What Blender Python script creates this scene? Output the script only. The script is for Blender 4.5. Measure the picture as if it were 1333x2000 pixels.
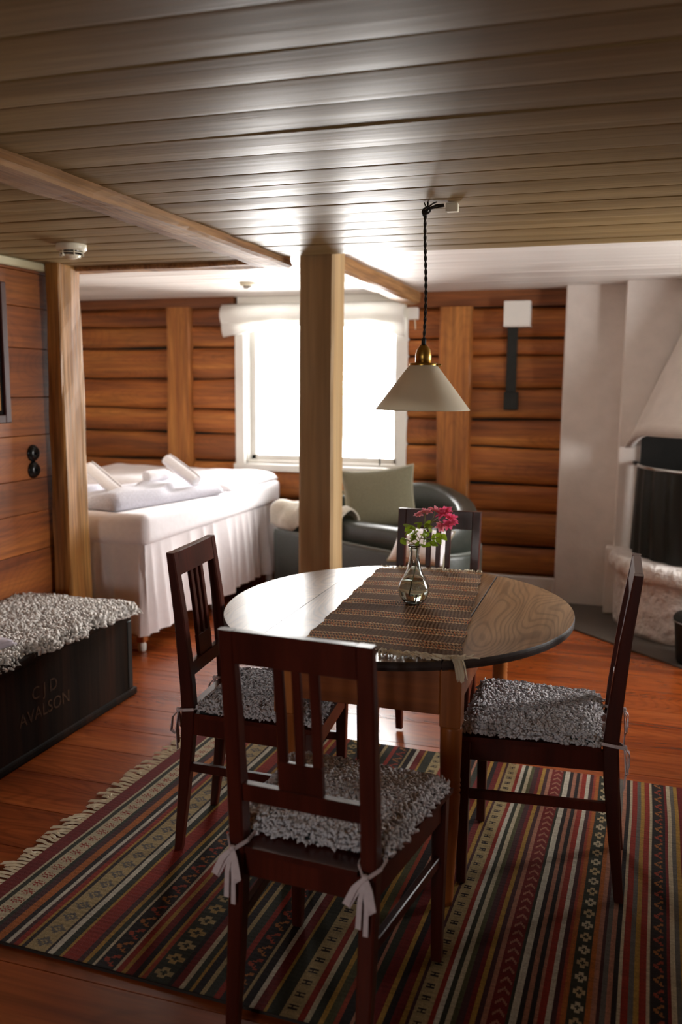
import bpy, bmesh, math, random
import numpy as np
from mathutils import Vector, Matrix, noise as mnoise

for o in list(bpy.data.objects):
    bpy.data.objects.remove(o)
scene = bpy.context.scene
COL = scene.collection
PI = math.pi
random.seed(7)
RNG = np.random.default_rng(7)

# ------------------------------------------------------------------ camera
F_PX, YAW, PITCH, ROLL, CAM_H = 1708.0, 0.304793, 0.143753, -0.0075412, 1.5
_f = Vector((-math.sin(YAW) * math.cos(PITCH), math.cos(YAW) * math.cos(PITCH), -math.sin(PITCH)))
_r = Vector((math.cos(YAW), math.sin(YAW), 0))
_d = _f.cross(_r)
_r2 = _r * math.cos(ROLL) + _d * math.sin(ROLL)
_d2 = _d * math.cos(ROLL) - _r * math.sin(ROLL)
cam_data = bpy.data.cameras.new('camera')
cam_data.sensor_fit = 'VERTICAL'
cam_data.sensor_height = 36.0
cam_data.sensor_width = 24.0
cam_data.lens = F_PX * 36.0 / 2000.0
cam_data.clip_start = 0.05
cam_data.dof.use_dof = True
cam_data.dof.focus_distance = 2.75
cam_data.dof.aperture_fstop = 2.2
cam = bpy.data.objects.new('camera', cam_data)
COL.objects.link(cam)
m = Matrix.Identity(4)
for i in range(3):
    m[i][0] = _r2[i]; m[i][1] = -_d2[i]; m[i][2] = -_f[i]
m[2][3] = CAM_H
cam.matrix_world = m
scene.camera = cam

# ------------------------------------------------------------------ daylight and exposure
world = bpy.data.worlds.new('overcast_sky')
scene.world = world
world.use_nodes = True
_bg = world.node_tree.nodes['Background']
_bg.inputs[0].default_value = (1.0, 0.98, 0.95, 1)
_bg.inputs[1].default_value = 42.0
scene.view_settings.view_transform = 'Standard'
scene.view_settings.look = 'None'
scene.view_settings.gamma = 1.0
scene.view_settings.use_curve_mapping = False
scene.view_settings.exposure = 0.0
scene.cycles.max_bounces = 10
scene.cycles.diffuse_bounces = 6
scene.cycles.glossy_bounces = 4
scene.cycles.transmission_bounces = 8
scene.cycles.transparent_max_bounces = 12
scene.cycles.sample_clamp_indirect = 6.0
scene.cycles.use_denoising = True
scene.cycles.caustics_reflective = False
scene.cycles.caustics_refractive = False

def portal(loc, direction, sx, sy):
    ld = bpy.data.lights.new('window_portal', 'AREA')
    ld.shape = 'RECTANGLE'; ld.size = sx; ld.size_y = sy
    ld.cycles.is_portal = True
    o = bpy.data.objects.new('window_portal', ld)
    o.location = loc
    o.rotation_euler = Vector(direction).to_track_quat('-Z', 'Z').to_euler()
    COL.objects.link(o)

# window openings: (min, max) along the wall and in height
WIN1 = (-2.82, -1.55, 0.885, 2.07)      # back wall, along x
WIN2 = (3.95, 5.05, 0.80, 1.95)        # right wall, along y
FILL_WIN3 = (-1.30, -0.62, 1.05, 1.70)      # near wall, along x; unseen window added for front fill light
YB, XL, XR, YF = 6.40, -2.81, 1.75, -1.9
portal(((WIN1[0] + WIN1[1]) / 2, YB + .28, (WIN1[2] + WIN1[3]) / 2), (0, -1, 0), 1.26, 1.2)
portal((XR + .22, (WIN2[0] + WIN2[1]) / 2, (WIN2[2] + WIN2[3]) / 2), (-1, 0, 0), 1.14, 1.19)
portal(((FILL_WIN3[0] + FILL_WIN3[1]) / 2, YF - .22, (FILL_WIN3[2] + FILL_WIN3[3]) / 2), (0, 1, 0), .72, .69)

# ------------------------------------------------------------------ helpers
def rgb(h):
    h = h.lstrip('#')
    out = []
    for i in (0, 2, 4):
        v = int(h[i:i + 2], 16) / 255
        out.append(v / 12.92 if v <= .04045 else ((v + .055) / 1.055) ** 2.4)
    return tuple(out) + (1,)

MATS = {}
def newmat(name):
    mt = bpy.data.materials.new(name); mt.use_nodes = True
    nt = mt.node_tree
    b = nt.nodes['Principled BSDF']
    MATS[name] = mt
    return mt, nt, b

def N(nt, t, **kw):
    n = nt.nodes.new(t)
    for k, v in kw.items():
        setattr(n, k, v)
    return n

def ramp(nt, stops, interp='LINEAR'):
    n = nt.nodes.new('ShaderNodeValToRGB')
    cr = n.color_ramp; cr.interpolation = interp
    while len(cr.elements) < len(stops):
        cr.elements.new(0.5)
    for e, (p, c) in zip(cr.elements, stops):
        e.position = p; e.color = c
    return n

def coords(nt, scale, jitter=True):
    tc = N(nt, 'ShaderNodeTexCoord')
    mp = N(nt, 'ShaderNodeMapping')
    mp.inputs['Scale'].default_value = scale
    if jitter:
        oi = N(nt, 'ShaderNodeObjectInfo')
        mu = N(nt, 'ShaderNodeMath', operation='MULTIPLY'); mu.inputs[1].default_value = 37.0
        nt.links.new(oi.outputs['Random'], mu.inputs[0])
        ad = N(nt, 'ShaderNodeVectorMath', operation='ADD')
        nt.links.new(tc.outputs['Object'], ad.inputs[0]); nt.links.new(mu.outputs[0], ad.inputs[1])
        nt.links.new(ad.outputs[0], mp.inputs['Vector'])
    else:
        nt.links.new(tc.outputs['Object'], mp.inputs['Vector'])
    return mp

def wood(name, dark, mid, light, axis='x', rough=.45, grain=9.0, stretch=.09, bump=.15, rings=0.0,
         vary=.25, coat=0.0, streak=0.5, spec=.5, ring_scale=1.0):
    mt, nt, b = newmat(name)
    s = [grain] * 3
    s['xyz'.index(axis)] = grain * stretch
    mp = coords(nt, s)
    n1 = N(nt, 'ShaderNodeTexNoise'); n1.inputs['Scale'].default_value = 1.0
    n1.inputs['Detail'].default_value = 5; n1.inputs['Distortion'].default_value = .5
    nt.links.new(mp.outputs[0], n1.inputs['Vector'])
    r1 = ramp(nt, [(.28, rgb(dark)), (.5, rgb(mid)), (.72, rgb(light))])
    nt.links.new(n1.outputs['Fac'], r1.inputs[0])
    # fine fibres
    s2 = [grain * 9] * 3; s2['xyz'.index(axis)] = grain * .35
    mp2 = coords(nt, s2)
    n2 = N(nt, 'ShaderNodeTexNoise'); n2.inputs['Scale'].default_value = 1.0; n2.inputs['Detail'].default_value = 3
    nt.links.new(mp2.outputs[0], n2.inputs['Vector'])
    r2 = ramp(nt, [(.3, (1 - streak, 1 - streak, 1 - streak, 1)), (.65, (1, 1, 1, 1))])
    nt.links.new(n2.outputs['Fac'], r2.inputs[0])
    mx = N(nt, 'ShaderNodeMix', data_type='RGBA', blend_type='MULTIPLY'); mx.inputs[0].default_value = 1
    nt.links.new(r1.outputs[0], mx.inputs[6]); nt.links.new(r2.outputs[0], mx.inputs[7])
    out = mx.outputs[2]
    if rings:
        s3 = [3.2 * ring_scale] * 3; s3['xyz'.index(axis)] = .9 * ring_scale
        mp3 = coords(nt, s3)
        n3 = N(nt, 'ShaderNodeTexNoise'); n3.inputs['Scale'].default_value = 1.0; n3.inputs['Detail'].default_value = 1.2
        nt.links.new(mp3.outputs[0], n3.inputs['Vector'])
        mm = N(nt, 'ShaderNodeMath', operation='MULTIPLY'); mm.inputs[1].default_value = 230
        nt.links.new(n3.outputs['Fac'], mm.inputs[0])
        sn = N(nt, 'ShaderNodeMath', operation='SINE'); nt.links.new(mm.outputs[0], sn.inputs[0])
        r3 = ramp(nt, [(.0, (1, 1, 1, 1)), (.55, (1, 1, 1, 1)), (1, (1 - rings, 1 - rings * 1.05, 1 - rings * 1.1, 1))])
        ma = N(nt, 'ShaderNodeMath', operation='MULTIPLY_ADD'); ma.inputs[1].default_value = .5; ma.inputs[2].default_value = .5
        nt.links.new(sn.outputs[0], ma.inputs[0]); nt.links.new(ma.outputs[0], r3.inputs[0])
        mx3 = N(nt, 'ShaderNodeMix', data_type='RGBA', blend_type='MULTIPLY'); mx3.inputs[0].default_value = 1
        nt.links.new(out, mx3.inputs[6]); nt.links.new(r3.outputs[0], mx3.inputs[7]); out = mx3.outputs[2]
    if vary:
        oi = N(nt, 'ShaderNodeObjectInfo')
        hv = N(nt, 'ShaderNodeHueSaturation')
        mr = N(nt, 'ShaderNodeMapRange'); mr.inputs[3].default_value = 1 - vary; mr.inputs[4].default_value = 1 + vary
        nt.links.new(oi.outputs['Random'], mr.inputs[0]); nt.links.new(mr.outputs[0], hv.inputs['Value'])
        nt.links.new(out, hv.inputs['Color']); out = hv.outputs[0]
    nt.links.new(out, b.inputs['Base Color'])
    b.inputs['Roughness'].default_value = rough
    b.inputs['Specular IOR Level'].default_value = spec
    if coat:
        b.inputs['Coat Weight'].default_value = coat; b.inputs['Coat Roughness'].default_value = .12
    bp = N(nt, 'ShaderNodeBump'); bp.inputs['Strength'].default_value = bump; bp.inputs['Distance'].default_value = .01
    nt.links.new(n1.outputs['Fac'], bp.inputs['Height']); nt.links.new(bp.outputs[0], b.inputs['Normal'])
    return mt

def plain(name, col, rough=.6, metal=0.0, nscale=0, namount=.12, bump=0.0, spec=.5, sheen=0.0, bdist=.01, trans=0.0):
    mt, nt, b = newmat(name)
    c = rgb(col)
    b.inputs['Roughness'].default_value = rough; b.inputs['Metallic'].default_value = metal
    b.inputs['Specular IOR Level'].default_value = spec
    if sheen:
        b.inputs['Sheen Weight'].default_value = sheen
    if nscale:
        mp = coords(nt, (nscale,) * 3)
        n = N(nt, 'ShaderNodeTexNoise'); n.inputs['Scale'].default_value = 1; n.inputs['Detail'].default_value = 5
        nt.links.new(mp.outputs[0], n.inputs['Vector'])
        lo = tuple(v * (1 - namount) for v in c[:3]) + (1,); hi = tuple(min(1, v * (1 + namount)) for v in c[:3]) + (1,)
        r = ramp(nt, [(.3, lo), (.7, hi)])
        nt.links.new(n.outputs['Fac'], r.inputs[0]); nt.links.new(r.outputs[0], b.inputs['Base Color'])
        if bump:
            bp = N(nt, 'ShaderNodeBump'); bp.inputs['Strength'].default_value = bump; bp.inputs['Distance'].default_value = bdist
            nt.links.new(n.outputs['Fac'], bp.inputs['Height']); nt.links.new(bp.outputs[0], b.inputs['Normal'])
    else:
        b.inputs['Base Color'].default_value = c
    if trans:
        tr = N(nt, 'ShaderNodeBsdfTranslucent'); tr.inputs[0].default_value = c
        ms = N(nt, 'ShaderNodeMixShader'); ms.inputs[0].default_value = trans
        nt.links.new(b.outputs[0], ms.inputs[1]); nt.links.new(tr.outputs[0], ms.inputs[2])
        nt.links.new(ms.outputs[0], nt.nodes['Material Output'].inputs[0])
    return mt

def attr_mat(name, rough=.95, bump_scale=250, bump=.4, sheen=.3):
    mt, nt, b = newmat(name)
    a = N(nt, 'ShaderNodeAttribute'); a.attribute_name = 'Col'
    mp = coords(nt, (bump_scale,) * 3, False)
    n = N(nt, 'ShaderNodeTexNoise'); n.inputs['Scale'].default_value = 1; n.inputs['Detail'].default_value = 3
    nt.links.new(mp.outputs[0], n.inputs['Vector'])
    r = ramp(nt, [(.3, (.72, .72, .72, 1)), (.7, (1.1, 1.1, 1.1, 1))])
    nt.links.new(n.outputs['Fac'], r.inputs[0])
    mx = N(nt, 'ShaderNodeMix', data_type='RGBA', blend_type='MULTIPLY'); mx.inputs[0].default_value = 1
    nt.links.new(a.outputs['Color'], mx.inputs[6]); nt.links.new(r.outputs[0], mx.inputs[7])
    nt.links.new(mx.outputs[2], b.inputs['Base Color'])
    b.inputs['Roughness'].default_value = rough; b.inputs['Sheen Weight'].default_value = sheen
    b.inputs['Specular IOR Level'].default_value = .2
    bp = N(nt, 'ShaderNodeBump'); bp.inputs['Strength'].default_value = bump; bp.inputs['Distance'].default_value = .003
    nt.links.new(n.outputs['Fac'], bp.inputs['Height']); nt.links.new(bp.outputs[0], b.inputs['Normal'])
    return mt

def tag(o, label=None, cat=None, group=None, kind=None):
    if label: o['label'] = label
    if cat: o['category'] = cat
    if group: o['group'] = group
    if kind: o['kind'] = kind
    return o

def empty(name, loc=(0, 0, 0), rz=0.0, **kw):
    o = bpy.data.objects.new(name, None); COL.objects.link(o)
    o.location = loc; o.rotation_euler = (0, 0, rz); o.empty_display_size = .1
    return tag(o, **kw)

def link(name, me, mat, parent=None, loc=None, rot=None, smooth=False, **kw):
    o = bpy.data.objects.new(name, me); COL.objects.link(o)
    if mat is not None and len(me.materials) == 0:
        me.materials.append(MATS[mat])
    if parent is not None: o.parent = parent
    if loc is not None: o.location = loc
    if rot is not None: o.rotation_euler = rot
    me.polygons.foreach_set('use_smooth', [bool(smooth)] * len(me.polygons))
    return tag(o, **kw)

def bm_mesh(bm, name='mesh'):
    me = bpy.data.meshes.new(name); bmesh.ops.recalc_face_normals(bm, faces=bm.faces[:]); bm.to_mesh(me); bm.free(); return me

def box_bm(bm, c, s, rot=None, bevel=0.0, seg=1, taper=None):
    r = bmesh.ops.create_cube(bm, size=1.0)
    vs = r['verts']
    for v in vs:
        co = Vector((v.co.x * s[0], v.co.y * s[1], v.co.z * s[2]))
        if taper and v.co.z < 0:
            co.x *= taper; co.y *= taper
        v.co = co
    if bevel:
        es = list({e for v in vs for e in v.link_edges})
        rr = bmesh.ops.bevel(bm, geom=es, offset=bevel, segments=seg, affect='EDGES', profile=.6)
        vs = list({v for f in rr['faces'] for v in f.verts} | {v for v in vs if v.is_valid})
    M = Matrix.Translation(c)
    if rot is not None:
        M = M @ rot.to_4x4()
    for v in vs:
        v.co = M @ v.co
    return vs

def box(name, c, s, mat, parent=None, bevel=0.0, seg=1, rot=None, local=True, taper=None, smooth=False, **kw):
    """box mesh with origin at its centre"""
    bm = bmesh.new(); box_bm(bm, Vector((0, 0, 0)), s, None, bevel, seg, taper)
    o = link(name, bm_mesh(bm, name), mat, parent, c, None, smooth, **kw)
    if rot is not None:
        o.rotation_euler = rot
    return o

def tube_np(path, rad, nseg=8, cap=True):
    """list of points + radii -> verts, faces"""
    path = [Vector(p) for p in path]
    if not hasattr(rad, '__len__'): rad = [rad] * len(path)
    vs, fs = [], []
    up = Vector((0, 0, 1))
    t0 = (path[1] - path[0]).normalized()
    if abs(t0.dot(up)) > .95: up = Vector((1, 0, 0))
    nrm = (up - t0 * up.dot(t0)).normalized()
    for i, p in enumerate(path):
        t = (path[min(i + 1, len(path) - 1)] - path[max(i - 1, 0)]).normalized()
        nrm = (nrm - t * nrm.dot(t)).normalized(); bn = t.cross(nrm)
        for k in range(nseg):
            a = 2 * PI * k / nseg
            vs.append(p + (nrm * math.cos(a) + bn * math.sin(a)) * rad[i])
    for i in range(len(path) - 1):
        for k in range(nseg):
            k2 = (k + 1) % nseg
            fs.append((i * nseg + k, i * nseg + k2, (i + 1) * nseg + k2, (i + 1) * nseg + k))
    if cap:
        fs.append(tuple(range(nseg))[::-1]); fs.append(tuple(range((len(path) - 1) * nseg, len(path) * nseg)))
    return vs, fs

def join_vf(parts):
    V, Fc = [], []
    for vs, fs in parts:
        o = len(V); V += [tuple(v) for v in vs]; Fc += [tuple(i + o for i in f) for f in fs]
    return V, Fc

def vf_mesh(parts, name='mesh'):
    V, Fc = join_vf(parts)
    me = bpy.data.meshes.new(name); me.from_pydata(V, [], Fc); me.update()
    bm = bmesh.new(); bm.from_mesh(me); bmesh.ops.recalc_face_normals(bm, faces=bm.faces[:]); bm.to_mesh(me); bm.free()
    return me

def tube(name, path, rad, mat, parent=None, nseg=8, **kw):
    return link(name, vf_mesh([tube_np(path, rad, nseg)], name), mat, parent, smooth=True, **kw)

def lathe_vf(prof, n=32, a0=0.0, a1=2 * PI, center=(0, 0, 0)):
    full = abs(a1 - a0 - 2 * PI) < 1e-6
    cnt = n if full else n + 1
    vs, fs = [], []
    for r, z in prof:
        for k in range(cnt):
            a = a0 + (a1 - a0) * k / n
            vs.append((center[0] + r * math.cos(a), center[1] + r * math.sin(a), center[2] + z))
    for i in range(len(prof) - 1):
        for k in range(n):
            k2 = (k + 1) % cnt
            fs.append((i * cnt + k, i * cnt + k2, (i + 1) * cnt + k2, (i + 1) * cnt + k))
    return vs, fs

def lathe(name, prof, mat, parent=None, n=32, loc=None, **kw):
    return link(name, vf_mesh([lathe_vf(prof, n)], name), mat, parent, loc, smooth=True, **kw)

def grid_mesh(P, name='grid', close_u=False):
    """P: (nu, nv, 3) array -> quad mesh"""
    nu, nv = P.shape[:2]
    me = bpy.data.meshes.new(name)
    idx = np.arange(nu * nv).reshape(nu, nv)
    a, b, c, d = idx[:-1, :-1], idx[1:, :-1], idx[1:, 1:], idx[:-1, 1:]
    q = np.stack([a, b, c, d], -1).reshape(-1, 4)
    if close_u:
        q2 = np.stack([idx[-1, :-1], idx[0, :-1], idx[0, 1:], idx[-1, 1:]], -1).reshape(-1, 4)
        q = np.concatenate([q, q2])
    me.vertices.add(nu * nv); me.vertices.foreach_set('co', P.reshape(-1).astype(np.float32))
    me.loops.add(q.size); me.loops.foreach_set('vertex_index', q.reshape(-1).astype(np.int32))
    me.polygons.add(len(q)); me.polygons.foreach_set('loop_start', np.arange(0, q.size, 4, dtype=np.int32))
    me.update(calc_edges=True); me.validate()
    return me

def set_face_color(me, cols):
    at = me.color_attributes.new('Col', 'FLOAT_COLOR', 'CORNER')
    c = np.ones((len(cols), 4, 4), np.float32); c[:, :, :3] = cols[:, None, :]
    at.data.foreach_set('color', c.reshape(-1))

def wob(x, y, seed, sc=1.0, k=6):
    """smooth pseudo-noise on arrays"""
    r = np.random.default_rng(seed); out = np.zeros_like(x, dtype=float)
    for i in range(k):
        a = r.uniform(0, 2 * PI); f = sc * r.uniform(.6, 2.2); ph = r.uniform(0, 2 * PI)
        out += np.sin((x * np.cos(a) + y * np.sin(a)) * f + ph)
    return out / k

def tufts_mesh(base, nrm, length, radius, seed, bend=.6, name='pile'):
    """curved three-sided locks of wool growing from base points"""
    r = np.random.default_rng(seed); n = len(base)
    t = np.cross(nrm, r.normal(size=(n, 3))); t /= np.linalg.norm(t, axis=1)[:, None]
    b = np.cross(nrm, t)
    L = (length * r.uniform(.6, 1.25, n))[:, None]; Rd = (radius * r.uniform(.7, 1.3, n))[:, None]
    a = r.uniform(0, 2 * PI, n)[:, None]; lean = (t * np.cos(a) + b * np.sin(a)) * bend
    V = np.zeros((n, 10, 3))
    lev = [(0, .8), (.45, 1.15), (.85, .75)]
    for li, (h, rr) in enumerate(lev):
        cpos = base + nrm * L * h + lean * L * (h ** 1.6)
        for k in range(3):
            an = 2 * PI * k / 3 + li * .5
            V[:, li * 3 + k] = cpos + (t * math.cos(an) + b * math.sin(an)) * Rd * rr
    V[:, 9] = base + nrm * L * .88 + lean * L * 1.25
    fl = []
    for li in (0, 1):
        for k in range(3):
            k2 = (k + 1) % 3
            fl += [(li * 3 + k, li * 3 + k2, li * 3 + 3 + k2), (li * 3 + k, li * 3 + 3 + k2, li * 3 + 3 + k)]
    for k in range(3):
        fl.append((6 + k, 6 + (k + 1) % 3, 9))
    fl = np.array(fl)
    Fc = (fl[None] + (np.arange(n) * 10)[:, None, None]).reshape(-1, 3)
    me = bpy.data.meshes.new(name)
    me.vertices.add(n * 10); me.vertices.foreach_set('co', V.reshape(-1).astype(np.float32))
    me.loops.add(Fc.size); me.loops.foreach_set('vertex_index', Fc.reshape(-1).astype(np.int32))
    me.polygons.add(len(Fc)); me.polygons.foreach_set('loop_start', np.arange(0, Fc.size, 3, dtype=np.int32))
    me.update(calc_edges=True)
    me.polygons.foreach_set('use_smooth', np.ones(len(Fc), bool))
    return me

def ribbon_vf(path, widths, thick=.0012, side=Vector((1, 0, 0))):
    """flat ribbon along a path with a given width and small thickness"""
    vs, fs = [], []
    n = len(path)
    for i, p in enumerate(path):
        p = Vector(p); t = (Vector(path[min(i + 1, n - 1)]) - Vector(path[max(i - 1, 0)])).normalized()
        s = (side - t * side.dot(t)).normalized(); u = t.cross(s)
        w = widths[i] if hasattr(widths, '__len__') else widths
        vs += [p + s * w / 2 + u * thick, p - s * w / 2 + u * thick, p - s * w / 2 - u * thick, p + s * w / 2 - u * thick]
    for i in range(n - 1):
        for k in range(4):
            k2 = (k + 1) % 4
            fs.append((i * 4 + k, i * 4 + k2, i * 4 + 4 + k2, i * 4 + 4 + k))
    fs += [(0, 1, 2, 3), tuple(range(n * 4 - 4, n * 4))]
    return vs, fs

def copy_tree(o, parent=None):
    c = o.copy(); COL.objects.link(c); c.parent = parent
    for ch in o.children:
        copy_tree(ch, c)
    return c

# ------------------------------------------------------------------ materials
wood('floor_pine', '#672a10', '#8c4219', '#a35424', 'x', rough=.26, grain=7, stretch=.06, bump=.05, vary=.16, streak=.3, rings=.18)
wood('ceiling_paint', '#7d6642', '#8b734c', '#987f57', 'x', rough=.46, grain=13, stretch=.03, bump=.34, vary=.05, streak=.25, spec=.09)
wood('ceiling_lit', '#c9c1ba', '#d6cfc9', '#e0dad4', 'x', rough=.4, grain=5, stretch=.05, bump=.2, vary=.03, streak=.08)  # far bay's brighter light put into this paler colour
wood('log_wood', '#743a15', '#a65f26', '#c47c37', 'x', rough=.6, grain=7, stretch=.1, bump=.5, vary=.2, streak=.45, rings=.12)
wood('plank_wall', '#763a14', '#9a5420', '#ad6628', 'y', rough=.5, grain=6, stretch=.1, bump=.25, vary=.16, streak=.4, rings=.12)
wood('post_wood', '#8a5222', '#b8813f', '#cb9a55', 'z', rough=.65, grain=9, stretch=.08, bump=.8, vary=.08, streak=.55)
wood('wallpost_wood', '#7d431a', '#a9682c', '#bf7e3c', 'z', rough=.6, grain=8, stretch=.1, bump=.5, vary=.06, streak=.45, rings=.1)
wood('post_smooth', '#a58458', '#bb9a6c', '#c8ab7f', 'z', rough=.55, grain=6, stretch=.05, bump=.2, vary=.05, streak=.2)
wood('beam_wood', '#7a4a25', '#a8794a', '#bd925f', 'y', rough=.65, grain=9, stretch=.08, bump=.8, vary=.1, streak=.5)
wood('plate_wood', '#5f3014', '#7d451f', '#8f5527', 'x', rough=.6, grain=8, stretch=.08, bump=.4, vary=.12, streak=.4)
wood('chair_wood', '#34110a', '#4a1a10', '#5a2316', 'z', rough=.32, grain=8, stretch=.1, bump=.05, vary=.06, streak=.25, coat=.12, spec=.35)
wood('table_pine', '#8a6745', '#a4815c', '#b59470', 'y', rough=.33, spec=.36, grain=9, stretch=.06, bump=.14, vary=.05, streak=.3, rings=.34, ring_scale=1.25)
wood('leg_pine', '#8e4a1d', '#ac6228', '#bd7636', 'z', rough=.4, grain=8, stretch=.1, bump=.1, vary=.05, streak=.3)
wood('apron_pine', '#7c3d18', '#9b5422', '#ad652c', 'x', rough=.4, grain=8, stretch=.1, bump=.1, vary=.05, streak=.3)
wood('chest_wood', '#110d09', '#20150d', '#331c10', 'z', rough=.75, grain=6, stretch=.15, bump=.3, vary=.12, streak=.5, spec=.12)
plain('table_edge', '#3a2f2c', .5, nscale=30, namount=.3)
plain('plaster', '#d8cfc8', .9, nscale=9, namount=.05, bump=.35, bdist=.02)
plain('plaster_rough', '#dcd4cf', .9, nscale=14, namount=.06, bump=.9, bdist=.05)
plain('white_paint', '#e6e4de', .45, nscale=5, namount=.03)
plain('trim_paint', '#b9b08f', .5, nscale=5, namount=.05)
plain('plaster_wall', '#cfc3b4', .9, nscale=6, namount=.05)
plain('linen', '#f4f0f4', .9, nscale=40, namount=.03, bump=.1, sheen=.3)
plain('skirt_linen', '#efe8ea', .95, nscale=40, namount=.03, sheen=.3, trans=.12)
plain('sheer', '#f7f6f3', .9, nscale=30, namount=.02, trans=.45)
plain('towel', '#f2eff2', .95, nscale=160, namount=.06, bump=.5, sheen=.4)
plain('throw_grey', '#b9b7c2', .95, nscale=90, namount=.12, bump=.4, sheen=.4)
plain('wool', '#eee8e2', .95, nscale=30, namount=.12, spec=.1, trans=.2)
plain('wool_grey', '#efebee', .95, nscale=45, namount=.14, spec=.1, trans=.25)
plain('wool_base', '#c3bebb', .95)
plain('backing', '#12191c', .8)
plain('tie_cloth', '#d3c4c6', .95, nscale=80, namount=.06)
plain('leather', '#3b3f39', .38, nscale=60, namount=.12, bump=.12)
plain('leather_edge', '#6d726c', .35, nscale=60, namount=.08)
plain('cushion_olive', '#6b6650', .95, nscale=140, namount=.14, bump=.3, sheen=.2)
plain('cushion_piping', '#a39a82', .9)
plain('throw_cream', '#b3aa9a', .95, nscale=70, namount=.1, bump=.3, sheen=.2)
plain('black_iron', '#1d1f1c', .55, metal=.3, nscale=20, namount=.2)
plain('bakelite', '#0c0c0d', .25)
plain('soot', '#1a1815', .95, nscale=8, namount=.4)
plain('slate', '#4d463f', .5, nscale=6, namount=.15, bump=.15)
plain('chrome', '#c9c9c6', .2, metal=1.0)
plain('brass', '#b08b45', .32, metal=1.0, nscale=30, namount=.1)
plain('steel', '#9a9690', .3, metal=1.0)
plain('cord_cloth', '#241c14', .9)
plain('plastic_white', '#e2dbc4', .4)
plain('opal', '#f3eddd', .35, spec=.4, trans=.5)
plain('print_ochre', '#a4783f', .5, nscale=6, namount=.3)
plain('frame_wood', '#3b1710', .35, nscale=20, namount=.2)
plain('chest_paint', '#4a3018', .9, nscale=70, namount=.75)
plain('petal', '#f26a92', .7, nscale=60, namount=.25, trans=.42)
plain('petal_pale', '#fba7b4', .7, nscale=60, namount=.2, trans=.42)
plain('leaf', '#8aa428', .5, nscale=60, namount=.25, trans=.3)
plain('stem', '#8a8a4a', .6)
plain('fringe', '#eee3cb', .95)
plain('rug_under', '#2a211c', .95)
plain('blanket_lilac', '#c9bfcb', .95, nscale=60, namount=.08, sheen=.3)
attr_mat('kilim', bump_scale=420, bump=.5, sheen=0)
attr_mat('runner_weave', bump_scale=500, bump=.4, sheen=0)

def glass(name, tint='#ffffff', ior=1.45):
    mt, nt, b = newmat(name)
    b.inputs['Base Color'].default_value = rgb(tint)
    b.inputs['Roughness'].default_value = 0.0
    b.inputs['IOR'].default_value = ior
    b.inputs['Transmission Weight'].default_value = 1.0
glass('vase_glass', '#f4fbf8'); glass('water', '#f6faf4', 1.33)
mt, nt, b = newmat('pane')
tr = N(nt, 'ShaderNodeBsdfTransparent'); gl = N(nt, 'ShaderNodeBsdfGlossy'); gl.inputs['Roughness'].default_value = .02
fr = N(nt, 'ShaderNodeFresnel'); fr.inputs[0].default_value = 1.3
ms = N(nt, 'ShaderNodeMixShader'); nt.links.new(fr.outputs[0], ms.inputs[0])
nt.links.new(tr.outputs[0], ms.inputs[1]); nt.links.new(gl.outputs[0], ms.inputs[2])
nt.links.new(ms.outputs[0], nt.nodes['Material Output'].inputs[0])
mt, nt, b = newmat('mesh_curtain')
b.inputs['Base Color'].default_value = rgb('#2b2b28'); b.inputs['Metallic'].default_value = .7; b.inputs['Roughness'].default_value = .45

# ------------------------------------------------------------------ shell
Z1L, Z1R, Z2 = 2.092, 2.11, 2.17          # ceiling heights: left bay, right bay, far bay
YP = 4.13                                # line of the posts
XA = -4.35                               # alcove side wall

def multi_box(name, boxes, mat, **kw):
    bm = bmesh.new()
    for (x0, x1, y0, y1, z0, z1) in boxes:
        box_bm(bm, Vector(((x0 + x1) / 2, (y0 + y1) / 2, (z0 + z1) / 2)), (x1 - x0, y1 - y0, z1 - z0))
    return link(name, bm_mesh(bm, name), mat, **kw)

floor = multi_box('floor', [(XA - .2, XR + .2, YF - .2, YB + .3, -.12, -.022)], 'soot',
                  label='wide varnished pine floorboards', kind='structure')
y = YF - .05; i = 0
while y < YB + .05:
    w = random.choice((.21, .24, .27, .22, .25))
    box('floor_board', ((XA + XR) / 2 + random.uniform(-.01, .01), y + w / 2, -.0125), (XR - XA + .1, w - .0015, .025), 'floor_pine', floor, bevel=.0012)
    y += w; i += 1

ceiling = multi_box('ceiling', [(XA - .2, XR + .2, YF - .2, YB + .3, 2.215, 2.30)], 'soot', label='low boarded ceiling', kind='structure')
def cboards(x0, x1, y0, y1, z, mat, wlist, name='ceiling_board'):
    y = y0
    while y < y1 - .02:
        w = min(random.choice(wlist), y1 - y)
        bm = bmesh.new()
        nx = 26
        # slightly cupped, wavy underside
        sd = random.uniform(0, 99)
        g_ = random.choice((.0005, .0005, .001, .002))
        rows = [(-w / 2 + g_, .02), (-w / 2 + g_, .004), (-w / 2 + .004, .0004), (-w / 2 + .008, 0), (0, 0), (w / 2 - .008, 0), (w / 2 - .004, .0004), (w / 2 - g_, .004), (w / 2 - g_, .02)]
        P = np.zeros((nx, len(rows), 3))
        for a in range(nx):
            xx = -(x1 - x0) / 2 + (x1 - x0) * a / (nx - 1)
            wz = .0012 * math.sin(xx * 2.1 + sd) + .0005 * math.sin(xx * 5.3 + sd * 1.7)
            tw = .008 * math.sin(xx * .9 + sd * .7)
            for bi, (yy, zz) in enumerate(rows):
                P[a, bi] = (xx, yy, zz + (wz + tw * yy if bi not in (0, 8) else 0))
        bm.free()
        link(name, grid_mesh(P[::-1], name), mat, ceiling, ((x0 + x1) / 2, y + w / 2, z), smooth=True)
        y += w
cboards(XL - .05, -1.66, YF - .05, YP, Z1L, 'ceiling_paint', (.15, .17, .19, .16))
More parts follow.
